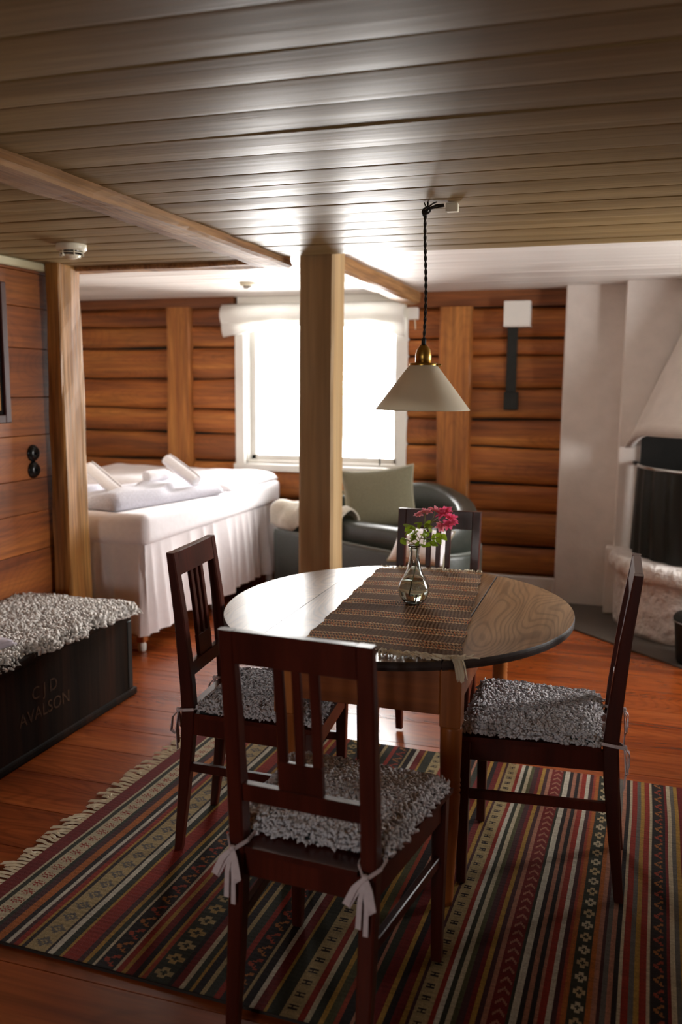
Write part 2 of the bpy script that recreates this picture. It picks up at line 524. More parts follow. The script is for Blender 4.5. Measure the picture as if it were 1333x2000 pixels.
cboards(-1.60, XR + .05, YF - .05, YP - .08, Z1R, 'ceiling_paint', (.15, .17, .19, .16))
cboards(XA, XR + .05, YP - .06, YB + .05, Z2, 'ceiling_lit', (.12, .14, .13))
# infill above the lower boards
multi_box('trim_1', [(XL - .05, -1.60, YP - .03, YP + .0, Z1L, 2.215)], 'ceiling_lit', label='painted step between the low and high ceiling', kind='structure')

# back wall core with the window opening
wx0, wx1, wz0, wz1 = WIN1
wall_back = multi_box('wall_back', [
    (XA - .2, wx0, YB, YB + .26, 0, 2.215), (wx1, XR + .2, YB, YB + .26, 0, 2.215),
    (wx0, wx1, YB, YB + .26, 0, wz0), (wx0, wx1, YB, YB + .26, wz1, 2.215)], 'soot', label='old timber log wall round the window', kind='structure')

def log(x0, x1, z0, z1, seed, mat='log_wood', proud=.045):
    nx = max(8, int((x1 - x0) / .07)); L = x1 - x0; h = z1 - z0
    prof = [(-.5, .0), (-.5, .30), (-.47, .62), (-.40, .86), (-.2, .97), (0, 1.0), (.2, .97), (.4, .86), (.47, .62), (.5, .30), (.5, 0)]
    P = np.zeros((nx, len(prof), 3)); r = np.random.default_rng(seed)
    ph = r.uniform(0, 6, 4)
    for a in range(nx):
        xx = -L / 2 + L * a / (nx - 1)
        top = .006 * math.sin(xx * 2.3 + ph[0]) + .004 * math.sin(xx * 7 + ph[1])
        bot = .006 * math.sin(xx * 1.9 + ph[2]) + .004 * math.sin(xx * 6 + ph[3])
        for bi, (zz, yy) in enumerate(prof):
            hh = zz * h * .955 + (top if zz > 0 else bot) * abs(zz) * 1.6
            P[a, bi] = (xx, -(yy * proud + .006 * math.sin(xx * 3 + zz * 4 + ph[1]) * (yy > .5)), hh)
    return link('log', grid_mesh(P[::-1], 'log'), mat, wall_back, ((x0 + x1) / 2, YB + .004, (z0 + z1) / 2), smooth=True)

LZ_R = [2.06, 1.836, 1.721, 1.49, 1.268, 1.069, .80, .603, .345, .142, 0.0]
LZ_L = [2.10, 1.95, 1.786, 1.545, 1.306, 1.115, .895, .70, .47, .24, 0.0]
s = 0
for (a, b_, lst) in ((-1.53, -.33, LZ_R), (XA, -2.86, LZ_L)):
    for k in range(len(lst) - 1):
        s += 1; log(a, b_, lst[k + 1], lst[k], s)
for k, (z1_, z0_) in enumerate(((.84, .62), (.62, .40), (.40, .2), (.2, 0))):
    log(-2.86, -1.53, z0_, z1_, 40 + k)

def timber(name, x0, x1, y0, y1, z0, z1, mat, seed, axis='z', amp=.006, bev=.012, parent=None, **kw):
    """rough hewn square timber with uneven faces"""
    L = {'z': z1 - z0, 'y': y1 - y0, 'x': x1 - x0}[axis]
    n = max(10, int(L / .08)); r = np.random.default_rng(seed); ph = r.uniform(0, 6, 12)
    if axis == 'z': A, B = x1 - x0, y1 - y0
    elif axis == 'y': A, B = x1 - x0, z1 - z0
    else: A, B = y1 - y0, z1 - z0
    base = [(-.5, -.5, 1, 0), (.5, -.5, 0, 1), (.5, .5, 1, 0), (-.5, .5, 0, 1)]
    ring = []
    for i, (u, v, _, _) in enumerate(base):
        su, sv = np.sign(u), np.sign(v)
        c = [(u * A - su * bev, v * B), (u * A, v * B - sv * bev)]
        if i in (0, 2): c = c[::-1]
        ring += c
    mid = []
    for i in range(8):
        mid.append(ring[i]); p, q = ring[i], ring[(i + 1) % 8]
        if math.hypot(p[0] - q[0], p[1] - q[1]) > bev * 2:
            mid.append(((p[0] + q[0]) / 2, (p[1] + q[1]) / 2))
    P = np.zeros((n, len(mid), 3))
    for k in range(n):
        t = -L / 2 + L * k / (n - 1)
        for j, (u, v) in enumerate(mid):
            an = math.atan2(v, u)
            d = amp * (math.sin(t * 2.3 + ph[j % 4] + an) + .6 * math.sin(t * 6.1 + ph[4 + j % 4] + an * 2) + .35 * math.sin(t * 15 + ph[j % 8]))
            uu, vv = u + d * np.sign(u) * (abs(u) > A * .3), v + d * np.sign(v) * (abs(v) > B * .3)
            P[k, j] = {'z': (uu, vv, t), 'y': (uu, t, vv), 'x': (t, uu, vv)}[axis]
    me = grid_mesh(np.transpose(P, (1, 0, 2)), name, close_u=True)
    bm = bmesh.new(); bm.from_mesh(me)
    bmesh.ops.holes_fill(bm, edges=[e for e in bm.edges if e.is_boundary]); bmesh.ops.recalc_face_normals(bm, faces=bm.faces[:]); bm.to_mesh(me); bm.free()
    return link(name, me, mat, parent, ((x0 + x1) / 2, (y0 + y1) / 2, (z0 + z1) / 2), smooth=False, **kw)

timber('wall_plate', XA, -2.88, YB - .075, YB, 2.095, 2.175, 'plate_wood', 3, 'x', .002, .006, wall_back)
timber('wall_plate', -1.50, -.36, YB - .075, YB, 2.06, 2.175, 'plate_wood', 4, 'x', .002, .006, wall_back)
timber('wall_post', -3.455, -3.25, YB - .085, YB, .0, 2.10, 'log_wood', 5, 'z', .004, .01, wall_back)
timber('wall_post', -1.25, -1.02, YB - .11, YB, .0, 2.06, 'log_wood', 6, 'z', .004, .01, wall_back)
for o_ in wall_back.children:
    if o_.name.startswith('wall_post'):
        o_.data.materials.clear(); o_.data.materials.append(MATS['wallpost_wood'])
box('glow_board', (-2.18, YB - .02, 2.125), (1.36, .05, .09), 'white_paint', wall_back, .006)  # white board put in for the bright glow above the window

baseboard = box('baseboard_back', (-.93, YB - .075, .07), (1.15, .05, .14), 'white_paint', None, .006, label='white skirting board below the log wall', kind='structure')

# side, front and alcove walls
wall_left = multi_box('wall_left', [(XL - .2, XL - .02, YF, 4.09, 0, 2.215)], 'soot', label='warm brown horizontal plank wall behind the chest', kind='structure')
zz = 0.0; k = 0
while zz < 2.08:
    h = min((.22, .19, .24, .2, .17)[k % 5], 2.09 - zz)
    for (p, q) in ((YF, 4.07),):
        box('plank', (XL - .012, (p + q) / 2, zz + h / 2), (.024, q - p, h - .0025), 'plank_wall', wall_left, .002)
    zz += h; k += 1
multi_box('wall_alcove', [(XA - .2, XL - .02, YP - .06, YP + .04, 0, 2.215), (XA - .2, XA, YP, YB, 0, 2.215)], 'plaster_wall', label='plain side wall of the bed alcove', kind='structure')
wy0, wy1, a0, a1 = WIN2
multi_box('wall_right', [(XR, XR + .2, YF, wy0, 0, 2.215), (XR, XR + .2, wy1, YB, 0, 2.215),
    (XR, XR + .2, wy0, wy1, 0, a0), (XR, XR + .2, wy0, wy1, a1, 2.215)], 'plaster_wall', label='plastered wall beside the fireplace', kind='structure')
multi_box('wall_front', [(XA, FILL_WIN3[0], YF - .2, YF, 0, 2.215), (FILL_WIN3[1], XR, YF - .2, YF, 0, 2.215), (FILL_WIN3[0], FILL_WIN3[1], YF - .2, YF, 0, FILL_WIN3[2]), (FILL_WIN3[0], FILL_WIN3[1], YF - .2, YF, FILL_WIN3[3], 2.215)], 'plank_wall', label='plank wall at the near end of the room', kind='structure')
box('trim_2', (XL + .016, (YF + 4.05) / 2, Z1L - .02), (.032, 4.05 - YF, .04), 'trim_paint', None, .006, label='pale cornice strip over the plank wall', kind='structure')

def window(name, axis, u0, u1, z0, z1, depth, out, label, mull=1):
    """casement: frame, mullion, sashes, panes. axis x: opening along x at y=depth"""
    e = empty(name, (0, 0, 0), label=label, kind='structure')
    def bx(nm, ua, ub, za, zb, da, db, mat, bev=.004):
        c = ((ua + ub) / 2, depth + out * (da + db) / 2, (za + zb) / 2); s_ = (ub - ua, abs(db - da), zb - za)
        if axis == 'y': c = (depth + out * (da + db) / 2, (ua + ub) / 2, (za + zb) / 2); s_ = (abs(db - da), ub - ua, zb - za)
        return box(nm, c, s_, mat, e, bev)
    f = .055
    for (ua, ub, za, zb) in ((u0 - f, u0 + .02, z0 - f, z1 + .03), (u1 - .02, u1 + f, z0 - f, z1 + .03), (u0, u1, z1 - .02, z1 + .03)):
        bx('casing', ua, ub, za, zb, -.055, .0, 'white_paint')
    bx('sill', u0 - f - .01, u1 + f + .01, z0 - f, z0 + .0, -.075, .05, 'white_paint', .006)
    for (ua, ub) in ((u0, u0 + .03), (u1 - .03, u1)):
        bx('jamb', ua, ub, z0, z1, .0, .2, 'white_paint')
    bx('jamb', u0, u1, z0, z0 + .025, .0, .2, 'white_paint'); bx('jamb', u0, u1, z1 - .025, z1, .0, .2, 'white_paint')
    um = (u0 + u1) / 2
    bx('mullion', um - .03, um + .03, z0, z1, .06, .13, 'white_paint')
    for (ua, ub) in ((u0 + .03, um - .03), (um + .03, u1 - .03)):
        sa = bx('sash', ua, ua + .04, z0 + .025, z1 - .025, .07, .11, 'white_paint')
        bx('sash', ub - .04, ub, z0 + .025, z1 - .025, .07, .11, 'white_paint')
        bx('sash', ua, ub, z0 + .025, z0 + .065, .07, .11, 'white_paint'); bx('sash', ua, ub, z1 - .065, z1 - .025, .07, .11, 'white_paint')
        bx('pane', ua + .03, ub - .03, z0 + .05, z1 - .05, .088, .092, 'pane', 0)
    return e
w1 = window('window_1', 'x', *WIN1, YB, 1, 'bright white casement window above the leather armchair')
window('fill_window_3', 'x', *FILL_WIN3, YF, -1, 'small white casement window added unseen in the near wall for fill light')
window('window_2', 'y', *WIN2, XR, 1, 'white casement window in the plastered wall')
tube('latch', [(-1.70, YB - .03, .905), (-1.70, YB - .03, .945), (-1.71, YB - .03, .99)], .006, 'black_iron', w1)

# beams and free posts
def structure(o, label):
    return tag(o, label=label, kind='structure')
structure(timber('ceiling_beam', -1.735, -1.575, YF, YP + .03, 2.072, 2.15, 'beam_wood', 11, 'y', .005, .012), 'rough ceiling beam over the chest side, ending at the middle post')
structure(timber('ceiling_beam', -1.535, -1.405, YP + .08, YB - .03, 2.085, 2.2, 'beam_wood', 12, 'y', .005, .014), 'rough ceiling beam from the middle post to the window wall')
structure(timber('ceiling_beam', XL, -1.70, 3.99, YP - .02, 2.070, 2.14, 'beam_wood', 13, 'x', .003, .01), 'slim cross beam above the bed alcove')
structure(timber('timber_post', -1.505, -1.325, 4.07, 4.25, 0, 2.165, 'post_smooth', 14, 'z', .0015, .012), 'smooth free standing square post in the middle of the room')
structure(timber('timber_post', -2.79, -2.70, 3.855, 4.045, 0, 2.094, 'post_wood', 15, 'z', .004, .008), 'rough hewn post at the end of the plank wall by the bed')

# ------------------------------------------------------------------ chimney and fireplace
multi_box('wall_chimney', [(-.37, .03, 6.15, YB + .0, 0, 2.2), (.01, XR, 5.98, YB, 0, 2.2)], 'plaster', label='white plastered chimney breast beside the log wall', kind='structure')
wc = bpy.data.objects['wall_chimney']
bv = wc.modifiers.new('soft', 'BEVEL'); bv.width = .012; bv.segments = 3
slab_pts = [(-.33, 6.15), (-.33, 5.62), (.40, 4.885), (XR, 4.885), (XR, 6.15)]
bm = bmesh.new()
vb = [bm.verts.new((x, y, .001)) for x, y in slab_pts]; vt = [bm.verts.new((x, y, .009)) for x, y in slab_pts]
bm.faces.new(vb[::-1]); bm.faces.new(vt)
for k in range(5): bm.faces.new((vb[k], vb[(k + 1) % 5], vt[(k + 1) % 5], vt[k]))
link('hearth_slab', bm_mesh(bm), 'slate', None, label='dark slate hearth slab set into the floor round the fireplace', kind='structure')

FX, FY = .74, 5.89
fp = empty('fireplace', (FX, FY, .009), label='white plastered round corner fireplace with conical hood', cat='fireplace')
def fp_lathe(name, prof, mat, n=72, a0=PI, a1=2 * PI, ext=True, rough=0.0, zfun=None):
    cnt = n + 1; prof = np.array(prof)
    P = np.zeros((cnt, len(prof), 3))
    for k in range(cnt):
        a = a0 + (a1 - a0) * k / n
        for j, (r, z) in enumerate(prof):
            rr = r
            if rough:
                rr += rough * mnoise.noise(Vector((math.cos(a) * r * 6, math.sin(a) * r * 6, z * 6))) + rough * .5 * mnoise.noise(Vector((a * 14, z * 16, 3)))
            zz_ = z + (zfun(a, z) if zfun else 0)
            P[k, j] = (rr * math.cos(a), rr * math.sin(a), zz_)
    return link(name, grid_mesh(P, name), mat, fp, smooth=True)
A0, A1 = PI - .13, 2 * PI + .13
fp_lathe('base', [(.0, .0)] + [(.71, z) for z in np.linspace(.0, .33, 14)] + [(.715, .34)], 'plaster_rough', 110, A0, A1, rough=.008)
fp_lathe('hearth_rim', [(.70, .335), (.735, .345), (.748, .37), (.75, .40), (.742, .43), (.72, .448), (.6, .452), (.0, .452)], 'plaster_rough', 90, A0, A1, rough=.004)
def hoodz(a, z):
    fr_ = max(0.0, -math.sin(a)); t = max(0, 1 - (z - 1.10) / .35)
    sm = min(1, fr_ * 1.9); return .10 * sm * sm * (3 - 2 * sm) * t
zs = np.linspace(1.11, 2.155, 12)
outer = [(.69 - .417 * (z - 1.11), z) for z in zs]; inner = [(r - .05, z) for r, z in outer]
fp_lathe('hood', outer[::-1] + inner, 'plaster', 80, A0, A1, rough=.004, zfun=hoodz)
box('hearth_liner', (0, .072, .86), (1.18, .02, .8), 'soot', fp)
fp_lathe('hearth_floor', [(.0, .4535), (.58, .4535)], 'soot', 40, A0, A1)
box('plinth', (-.74 + .03, .11, .222), (.13, .12, .445), 'plaster', fp, .012, 2)
# chain curtain with folds
n = 150; P = np.zeros((n, 14, 3))
for k in range(n):
    a = PI - .08 + (PI + .16) * k / (n - 1)
    for j in range(14):
        t = j / 13; z = .456 + t * .545
        rr = .615 + .010 * math.sin(k * .62 + 1.5 * math.sin(t * 2)) * (1.1 - .3 * t) - .015 * t
        P[k, j] = (rr * math.cos(a), rr * math.sin(a), z)
fc = link('fire_curtain', grid_mesh(P, 'fire_curtain'), 'mesh_curtain', fp, smooth=True)
path = [(.605 * math.cos(a), .605 * math.sin(a), 1.005) for a in np.linspace(PI - .02, 2 * PI, 40)]
tube('curtain_rail', path, .011, 'chrome', fp)
tube('curtain_bracket', [(-.60, .02, 1.005), (-.625, .075, 1.01)], .014, 'black_iron', fp)

bk = empty('ash_bucket', (.50, 5.02, .009), label='black metal ash bucket standing on the slate by the fireplace', cat='bucket')
lathe('body', [(0, 0), (.125, 0), (.13, .01), (.15, .235), (.152, .24), (.146, .24), (.122, .012), (0, .012)], 'black_iron', bk, 36)
lathe('lid', [(.156, .236), (.156, .246), (.145, .262), (.09, .285), (.0, .292)], 'black_iron', bk, 36)
lathe('knob', [(0, .29), (.01, .29), (.012, .305), (.02, .312), (.018, .326), (0, .33)], 'black_iron', bk, 16)
tube('handle', [(.158 * math.cos(a), .158 * math.sin(a), .232) for a in np.linspace(PI, 2 * PI, 24)], .004, 'steel', bk)

# ------------------------------------------------------------------ rug
def C3(h): return np.array(rgb(h)[:3])
RC = dict(maroon=C3('#7a221c'), red=C3('#99301f'), brick=C3('#a5452c'), orange=C3('#b5662c'), gold=C3('#b58a3c'), cream=C3('#cdbb9a'),
          white=C3('#d8cdb8'), green=C3('#39382a'), dark=C3('#2c201d'), olive=C3('#5b5636'), purple=C3('#4f2b2a'), pink=C3('#b3795f'), beige=C3('#b39a6c'), grey=C3('#6b645c'))
MOT = {
 'cross': ["..X.X..", "X..X..X", ".XX.XX.", "X..X..X", "..X.X..", ".......", ".......", "......."],
 'flower': ["...X...", "..XXX..", ".XX.XX.", "XX.X.XX", ".XX.XX.", "..XXX..", "...X...", ".......", ".......", "......."],
 'plus': ["..XXX..", "..XXX..", "XXX.XXX", "XX...XX", "XXX.XXX", "..XXX..", "..XXX..", ".......", ".......", "......."],
 'chev': ["...X...", "..XXX..", ".XX.XX.", "XX...XX", "X.....X", ".......", "......."],
 'hh': ["XXXXX..", "..X....", "XXXXX..", ".......", ".......", ".......", ".......", "......."],
 'diag': ["....XX.", "...XXX.", "..XX...", "XX.....", "XXX....", ".XX.X..", "...XX..", "....XX.", ".......", "......."],
}
left = [('maroon', 5), ('cream', 1), ('green', 1.6), ('cross:cream:red', 5), ('green', 1.4), ('purple', 2), ('orange', 2.6), ('dark', 1.5), ('white', 1.4), ('purple', 1),
        ('red', 2), ('gold', .8), ('dark', 1.3), ('flower:beige:grey', 6), ('dark', 1), ('white', 1.6), ('green', 2.2), ('gold', .7), ('red', 4.5), ('purple', 2), ('gold', 1),
        ('green', 1.6), ('cream', 1.2), ('diag:dark:brick', 5.2), ('cream', 1), ('red', 1.4), ('gold', 1.4), ('maroon', 2), ('dark', 1.6), ('gold', 1.1), ('brick', 1.4), ('plus:green:beige', 6),
        ('dark', 1.4), ('maroon', 2), ('cream', 1.2), ('green', 1.8), ('gold', 1), ('dark', 2), ('beige', 1.2), ('green', 2.4), ('red', 1.6), ('diag:dark:brick', 5), ('beige', 1.2), ('dark', 2),
        ('white', 1.3), ('maroon', 2.4), ('gold', 1), ('green', 3), ('hh:beige:dark', 5), ('red', 1.6), ('cream', 1.2), ('green', 2), ('gold', 1.2), ('olive', 2), ('brick', 1.6), ('dark', 2.2), ('pink', 1.2), ('green', 2), ('maroon', 3), ('gold', 1.2), ('dark', 1.5)]
right = [('maroon', 2.2), ('gold', 1.4), ('purple', 1.2), ('hh:beige:dark', 4.2), ('red', 1.4), ('white', 1.4), ('green', 1.4), ('cream', 1.2), ('olive', 1.6), ('purple', 1.6), ('maroon', 1.4), ('gold', 1.4), ('purple', 1.2), ('pink', 1.3),
         ('chev:maroon:pink', 4.6), ('green', 1.2), ('white', 1.6), ('dark', 1.4), ('pink', 1.3), ('dark', 1.2), ('pink', 1.3), ('red', 1.4), ('white', 1.4), ('purple', 1.6), ('brick', 1), ('orange', 1.2), ('plus:green:cream', 4.4), ('orange', 1.4),
         ('pink', 1.2), ('purple', 1.2), ('grey', 1.4), ('pink', 1.2), ('dark', 1.2), ('cream', 1.2), ('red', 1.6), ('grey', 1.6), ('gold', 1.4), ('red', 1.5), ('cream', 1.2), ('diag:dark:brick', 4.4), ('maroon', 1), ('cream', 1.2), ('grey', 1.2), ('gold', 1.4), ('maroon', 3), ('pink', 1.2), ('red', 3),
         ('green', 2), ('cream', 1.2), ('plus:green:beige', 5), ('gold', 1.2), ('maroon', 3), ('white', 1.3), ('red', 2), ('cross:cream:red', 5), ('green', 2), ('maroon', 5)]
seqL = [(c, w * .01) for c, w in left]; sc = 1.26 / sum(w for _, w in seqL); seqL = [(c, w * sc) for c, w in seqL]
seq = seqL + [(c, w * .0093) for c, w in right]
RW = sum(w for _, w in seq); RH = 1.615
cellx, celly = .0042, .0058
nx, ny = int(RW / cellx), int(RH / celly)
cols = np.zeros((nx, ny, 3))
edges = np.cumsum([0] + [w for _, w in seq]) / RW * nx
rr_ = np.random.default_rng(3)
for (c, w), e0, e1 in zip(seq, edges[:-1], edges[1:]):
    i0, i1 = int(round(e0)), int(round(e1))
    if ':' in c:
        mot, bg, fg = c.split(':'); pat = MOT[mot]; n_ = len(pat)
        cols[i0:i1, :] = RC[bg]
        alt = RC[fg] * .55 + RC['gold'] * .45
        for ii in range(i0, i1):
            u = int((ii - i0) / max(1, i1 - i0) * 9) - 1
            if 0 <= u < 7:
                for jj in range(ny):
                    rowi = jj // (1 if mot in ('plus', 'flower', 'diag', 'chev') else 1)
                    if pat[(n_ - 1) - rowi % n_][u] == 'X':
                        cols[ii, jj] = alt if (rowi // n_) % 2 and mot in ('plus', 'diag') else RC[fg]
    else:
        cols[i0:i1, :] = RC[c]
cols *= .62 * rr_.uniform(.86, 1.1, (1, ny, 1)) * rr_.uniform(.94, 1.05, (nx, 1, 1)) * rr_.uniform(.88, 1.1, (nx, ny, 1))
gx, gy = np.meshgrid(np.linspace(0, RW, nx + 1), np.linspace(0, RH, ny + 1), indexing='ij')
P = np.zeros((nx + 1, ny + 1, 3))
P[..., 0] = gx + .004 * wob(gy * 6, gy * 0, 5, 1.0); P[..., 1] = gy + .006 * wob(gx * 3, gx * 0, 6, 1.0)
P[..., 2] = .011 + .0016 * wob(gx * 9, gy * 9, 8, 1.0) + .0006 * np.sin(gy / .0058 * 2.2)
rug = empty('kilim_rug', (-1.705, 1.80, 0), math.radians(-2.0), label='long striped red kilim rug under the round table', cat='rug')
me = grid_mesh(P, 'rug_weave'); set_face_color(me, cols.reshape(-1, 3)[:len(me.polygons)])
link('weave', me, 'kilim', rug, smooth=True)
box('backing', (RW / 2, RH / 2, .004), (RW - .004, RH - .004, .008), 'rug_under', rug)
fr_parts = []
fr_rng = random.Random(4)
for (x0, sgn) in ((0.0, -1), (RW, 1)):
    yy = .01
    while yy < RH - .01:
        ln = fr_rng.uniform(.045, .085); dy = fr_rng.uniform(-.03, .02)
        for q in range(3):
            o_ = (q - 1) * .0035
            fr_parts.append(tube_np([(x0, yy + o_, .009), (x0 + sgn * .02, yy + o_ * .5, .009), (x0 + sgn * ln * .6, yy + dy * .5 + o_, .010), (x0 + sgn * ln, yy + dy + o_ * 2, .006)], [.003, .0034, .0034, .002], 4))
        yy += fr_rng.uniform(.014, .024)
link('fringe', vf_mesh(fr_parts, 'fringe'), 'fringe', rug, kind='stuff')

# ------------------------------------------------------------------ table
TX, TY, TZ = -.705, 2.885, .75
table = empty('round_table', (TX, TY, .012), label='round drop leaf table with worn pine top and turned legs', cat='table')
TZ_ = TZ - .012
RX, RXL, RY = .602, .577, .655
SX0, SX1 = -.295, .275
def leaf(name, x0, x1, z, th, mat='table_pine'):
    pts = []
    n = 40
    def yb(x):
        if x < SX0: x = SX0 + (x - SX0) * (RX + SX0) / (RXL + SX0)      # the bed side leaf is a little narrower
        return RY * math.sqrt(max(0, 1 - (x / RX) ** 2))
    xs = [x0 + (x1 - x0) * k / n for k in range(n + 1)]
    if x1 >= RX - 1e-6: xs = [x0 + (x1 - x0) * math.sin(PI / 2 * k / n) for k in range(n + 1)]
    if x0 <= -RXL + 1e-6: xs = [x1 - (x1 - x0) * math.sin(PI / 2 * k / n) for k in range(n, -1, -1)]
    pts = [(x, -yb(x)) for x in xs] + [(x, yb(x)) for x in xs[::-1]]
    cl = [pts[0]]
    for p in pts[1:]:
        if math.hypot(p[0] - cl[-1][0], p[1] - cl[-1][1]) > .002: cl.append(p)
    if math.hypot(cl[0][0] - cl[-1][0], cl[0][1] - cl[-1][1]) < .002: cl.pop()
    bm = bmesh.new()
    rings = [(1.0, -th), (1.006, -th * .6), (1.006, -th * .35), (1.0, -.003), (.995, 0)]
    cx = (x0 + x1) / 2
    vr = [[bm.verts.new((cx + (p[0] - cx) * s_, p[1] * s_, z + dz)) for p in cl] for s_, dz in rings]
    bm.faces.new(vr[0][::-1]); top = bm.faces.new(vr[-1])
    for a, b2 in zip(vr[:-1], vr[1:]):
        for k in range(len(cl)):
            k2 = (k + 1) % len(cl); f = bm.faces.new((a[k], a[k2], b2[k2], b2[k])); f.material_index = 1
    me = bm_mesh(bm, name); me.materials.append(MATS[mat]); me.materials.append(MATS['table_edge'])
    return link(name, me, None, table)
leaf('table_leaf', -RXL, SX0 - .002, TZ_ - .002, .026)
leaf('table_leaf', SX1 + .002, RX, TZ_ - .001, .026)
leaf('table_board', SX0 + .001, SX1 - .001, TZ_, .026)
LX0, LX1, LY0, LY1 = -.18, .30, -.585, .565
legprof = [(.0, 0), (.016, 0), (.018, .02), (.022, .12), (.028, .25), (.0305, .335), (.0275, .345), (.031, .352), (.0275, .359), (.031, .366), (.0275, .373), (.031, .380), (.0285, .39), (.0305, .46), (.0315, .535), (.029, .545), (.0, .548)]
for lx in (LX0, LX1):
    for ly in (LY0, LY1):
        lg = lathe('leg', legprof, 'leg_pine', table, 28, (lx - (.045 if lx < 0 < ly else 0), ly + (.04 if ly < 0 < lx else 0), 0))
        box('leg_block', (0, 0, .628), (.060, .060, .168), 'leg_pine', lg, .003)
for ly in (LY0, LY1):
    box('apron', ((LX0 + LX1) / 2, ly + (.02 if ly < 0 else 0), .645), (LX1 - LX0 - .06, .022, .13), 'apron_pine', table, .002)
for lx in (LX0, LX1):
    box('apron', (lx, 0, .645), (.022, LY1 - LY0 - .06, .13), 'apron_pine', table, .002)

# runner: woven cloth on the table
run = empty('table_runner', (0, 0, 0), label='brown striped rag woven runner with cream fringe on the table', cat='table runner')
nu, nv = 150, 230
cA, cB, cC, cD = np.array((-.856, 2.325)), np.array((-.386, 2.335)), np.array((-.492, 3.475)), np.array((-.915, 3.44))
U, V_ = np.meshgrid(np.linspace(0, 1, nu + 1), np.linspace(0, 1, nv + 1), indexing='ij')
XY = (1 - U)[..., None] * ((1 - V_)[..., None] * cA + V_[..., None] * cD) + U[..., None] * ((1 - V_)[..., None] * cB + V_[..., None] * cC)
XY[..., 0] += .006 * np.sin(V_ * 38) * np.abs(2 * U - 1) * .5 + .004 * np.sin(V_ * 91) * np.abs(2 * U - 1) * .5
XY[..., 1] += .006 * np.sin(U * 5)
P = np.zeros((nu + 1, nv + 1, 3)); P[..., :2] = XY
rid = .0013 * np.sin(V_ * nv * PI) + .0010 * np.sin(U * nu * PI * .5)
P[..., 2] = TZ + .0045 + rid
rc = np.zeros((nu, nv, 3)); r4 = np.random.default_rng(12)
brown, dkb, tan, cr, og = C3('#75583f'), C3('#594233'), C3('#b8895a'), C3('#d0ae82'), C3('#c4602c')
vv = 0; band = []
while vv < nv:
    band += [('p', 14 + (vv // 40) % 3 * 2), ('t', 14)]; vv += 29
row = []
for kind_, w in band:
    for q in range(w): row.append((kind_, q, w))
for v in range(nv):
    kd, q, w = row[v]
    if kd == 'p':
        rc[:, v] = (brown if v % 3 else dkb) * r4.uniform(.85, 1.12)
    else:
        if q in (0, 1, 12, 13): base = cr; 
        elif q in (6, 7): base = tan
        else: base = None
        for u in range(nu):
            if base is not None: c = base if r4.random() < .8 else og
            else: c = dkb if (u + v // 2) % 3 else (tan if r4.random() < .8 else og)
            rc[u, v] = c * r4.uniform(.8, 1.1)
me = grid_mesh(P, 'runner_weave'); set_face_color(me, rc.reshape(-1, 3)); 
link('weave', me, 'runner_weave', run, smooth=True)
sm_ = me  # underside
P2 = P[::6, ::6].copy(); P2[..., 2] = TZ + .0012
link('underside', grid_mesh(P2[::-1], 'underside'), 'rug_under', run)
fp_ = []
rf = random.Random(9)
for end, (pa, pb, sg) in enumerate(((cA, cB, -1), (cD, cC, 1))):
    n = 46
    for k in range(n):
        t = (k + .5) / n
        p = pa * (1 - t) + pb * t
        if end == 0 and k > 22:
            ln = rf.uniform(.03, .06)
        else:
            ln = rf.uniform(.02, .035)
        dx = rf.uniform(-.012, .016)
        yb_ = TY - RY * math.sqrt(max(0, 1 - ((p[0] + dx - TX) / RX) ** 2)) if sg < 0 else 9
        ye = p[1] + sg * ln
        ztip = TZ + .004
        if sg < 0 and ye < yb_ + .004: ye = yb_ + .006
        fp_.append(tube_np([(p[0], p[1] + .004, TZ + .005), (p[0] + dx * .4, p[1] + (ye - p[1]) * .5, TZ + .007 + rf.uniform(0, .005)), (p[0] + dx, ye, ztip)], [.0022, .0026, .0016], 4))
# tangled fringe bundle creeping over the table edge by the leg
for k in range(70):
    x = -.62 + .24 * rf.random(); yc = TY - RY * math.sqrt(max(0, 1 - ((x - TX) / RX) ** 2))
    pth = [(x, 2.325, TZ + .006), (x + rf.uniform(0, .03), 2.325 - .02, TZ + .008 + rf.random() * .012), (x + rf.uniform(.01, .06), max(yc + .012, 2.285), TZ + .006 + rf.random() * .01)]
    fp_.append(tube_np(pth, [.002, .003, .0018], 4))
for k in range(34):
    x0 = -.46 + .05 * rf.random(); a = rf.uniform(-.006, .006)
    ex = -.385 + rf.uniform(-.004, .012)
    ey = TY - RY * math.sqrt(max(0, 1 - ((ex - TX) / RX) ** 2))
    pth = [(x0, 2.325, TZ + .006), ((x0 + ex) / 2 + a, 2.300 + a, TZ + .012 + rf.random() * .006), (ex - .012 + a, ey - .004, TZ + .008 + rf.random() * .004), (ex + a, ey - .018, TZ - .012), (ex + .008 + a, ey - .022 + a, TZ - .04 - rf.random() * .02)]
    fp_.append(tube_np(pth, [.002, .0026, .0026, .0024, .0012], 4))
link('fringe', vf_mesh(fp_, 'fringe'), 'fringe', run, kind='stuff')

# vase and roses
VX, VY, VZ = -.645, 2.895, TZ + .0075
vase = empty('glass_vase', (VX, VY, VZ), label='small clear glass carafe vase half full of water on the runner', cat='vase')
lathe('vessel', [(0, 0), (.030, 0), (.034, .002), (.047, .02), (.0545, .042), (.0545, .056), (.047, .076), (.036, .094), (.026, .115), (.0195, .145), (.0165, .17), (.0172, .185), (.0205, .196), (.0225, .199), (.0222, .203), (.020, .203),
                 (.0185, .196), (.015, .185), (.0143, .17), (.0172, .145), (.0235, .115), (.0335, .094), (.0445, .076), (.052, .056), (.052, .042), (.0445, .02), (.032, .006), (0, .005)], 'vase_glass', vase, 40)
lathe('water', [(0, .0056), (.0315, .0066), (.0440, .0204), (.0515, .042), (.0515, .056), (.0440, .0755), (.0425, .079), (0, .079)], 'water', vase, 40)

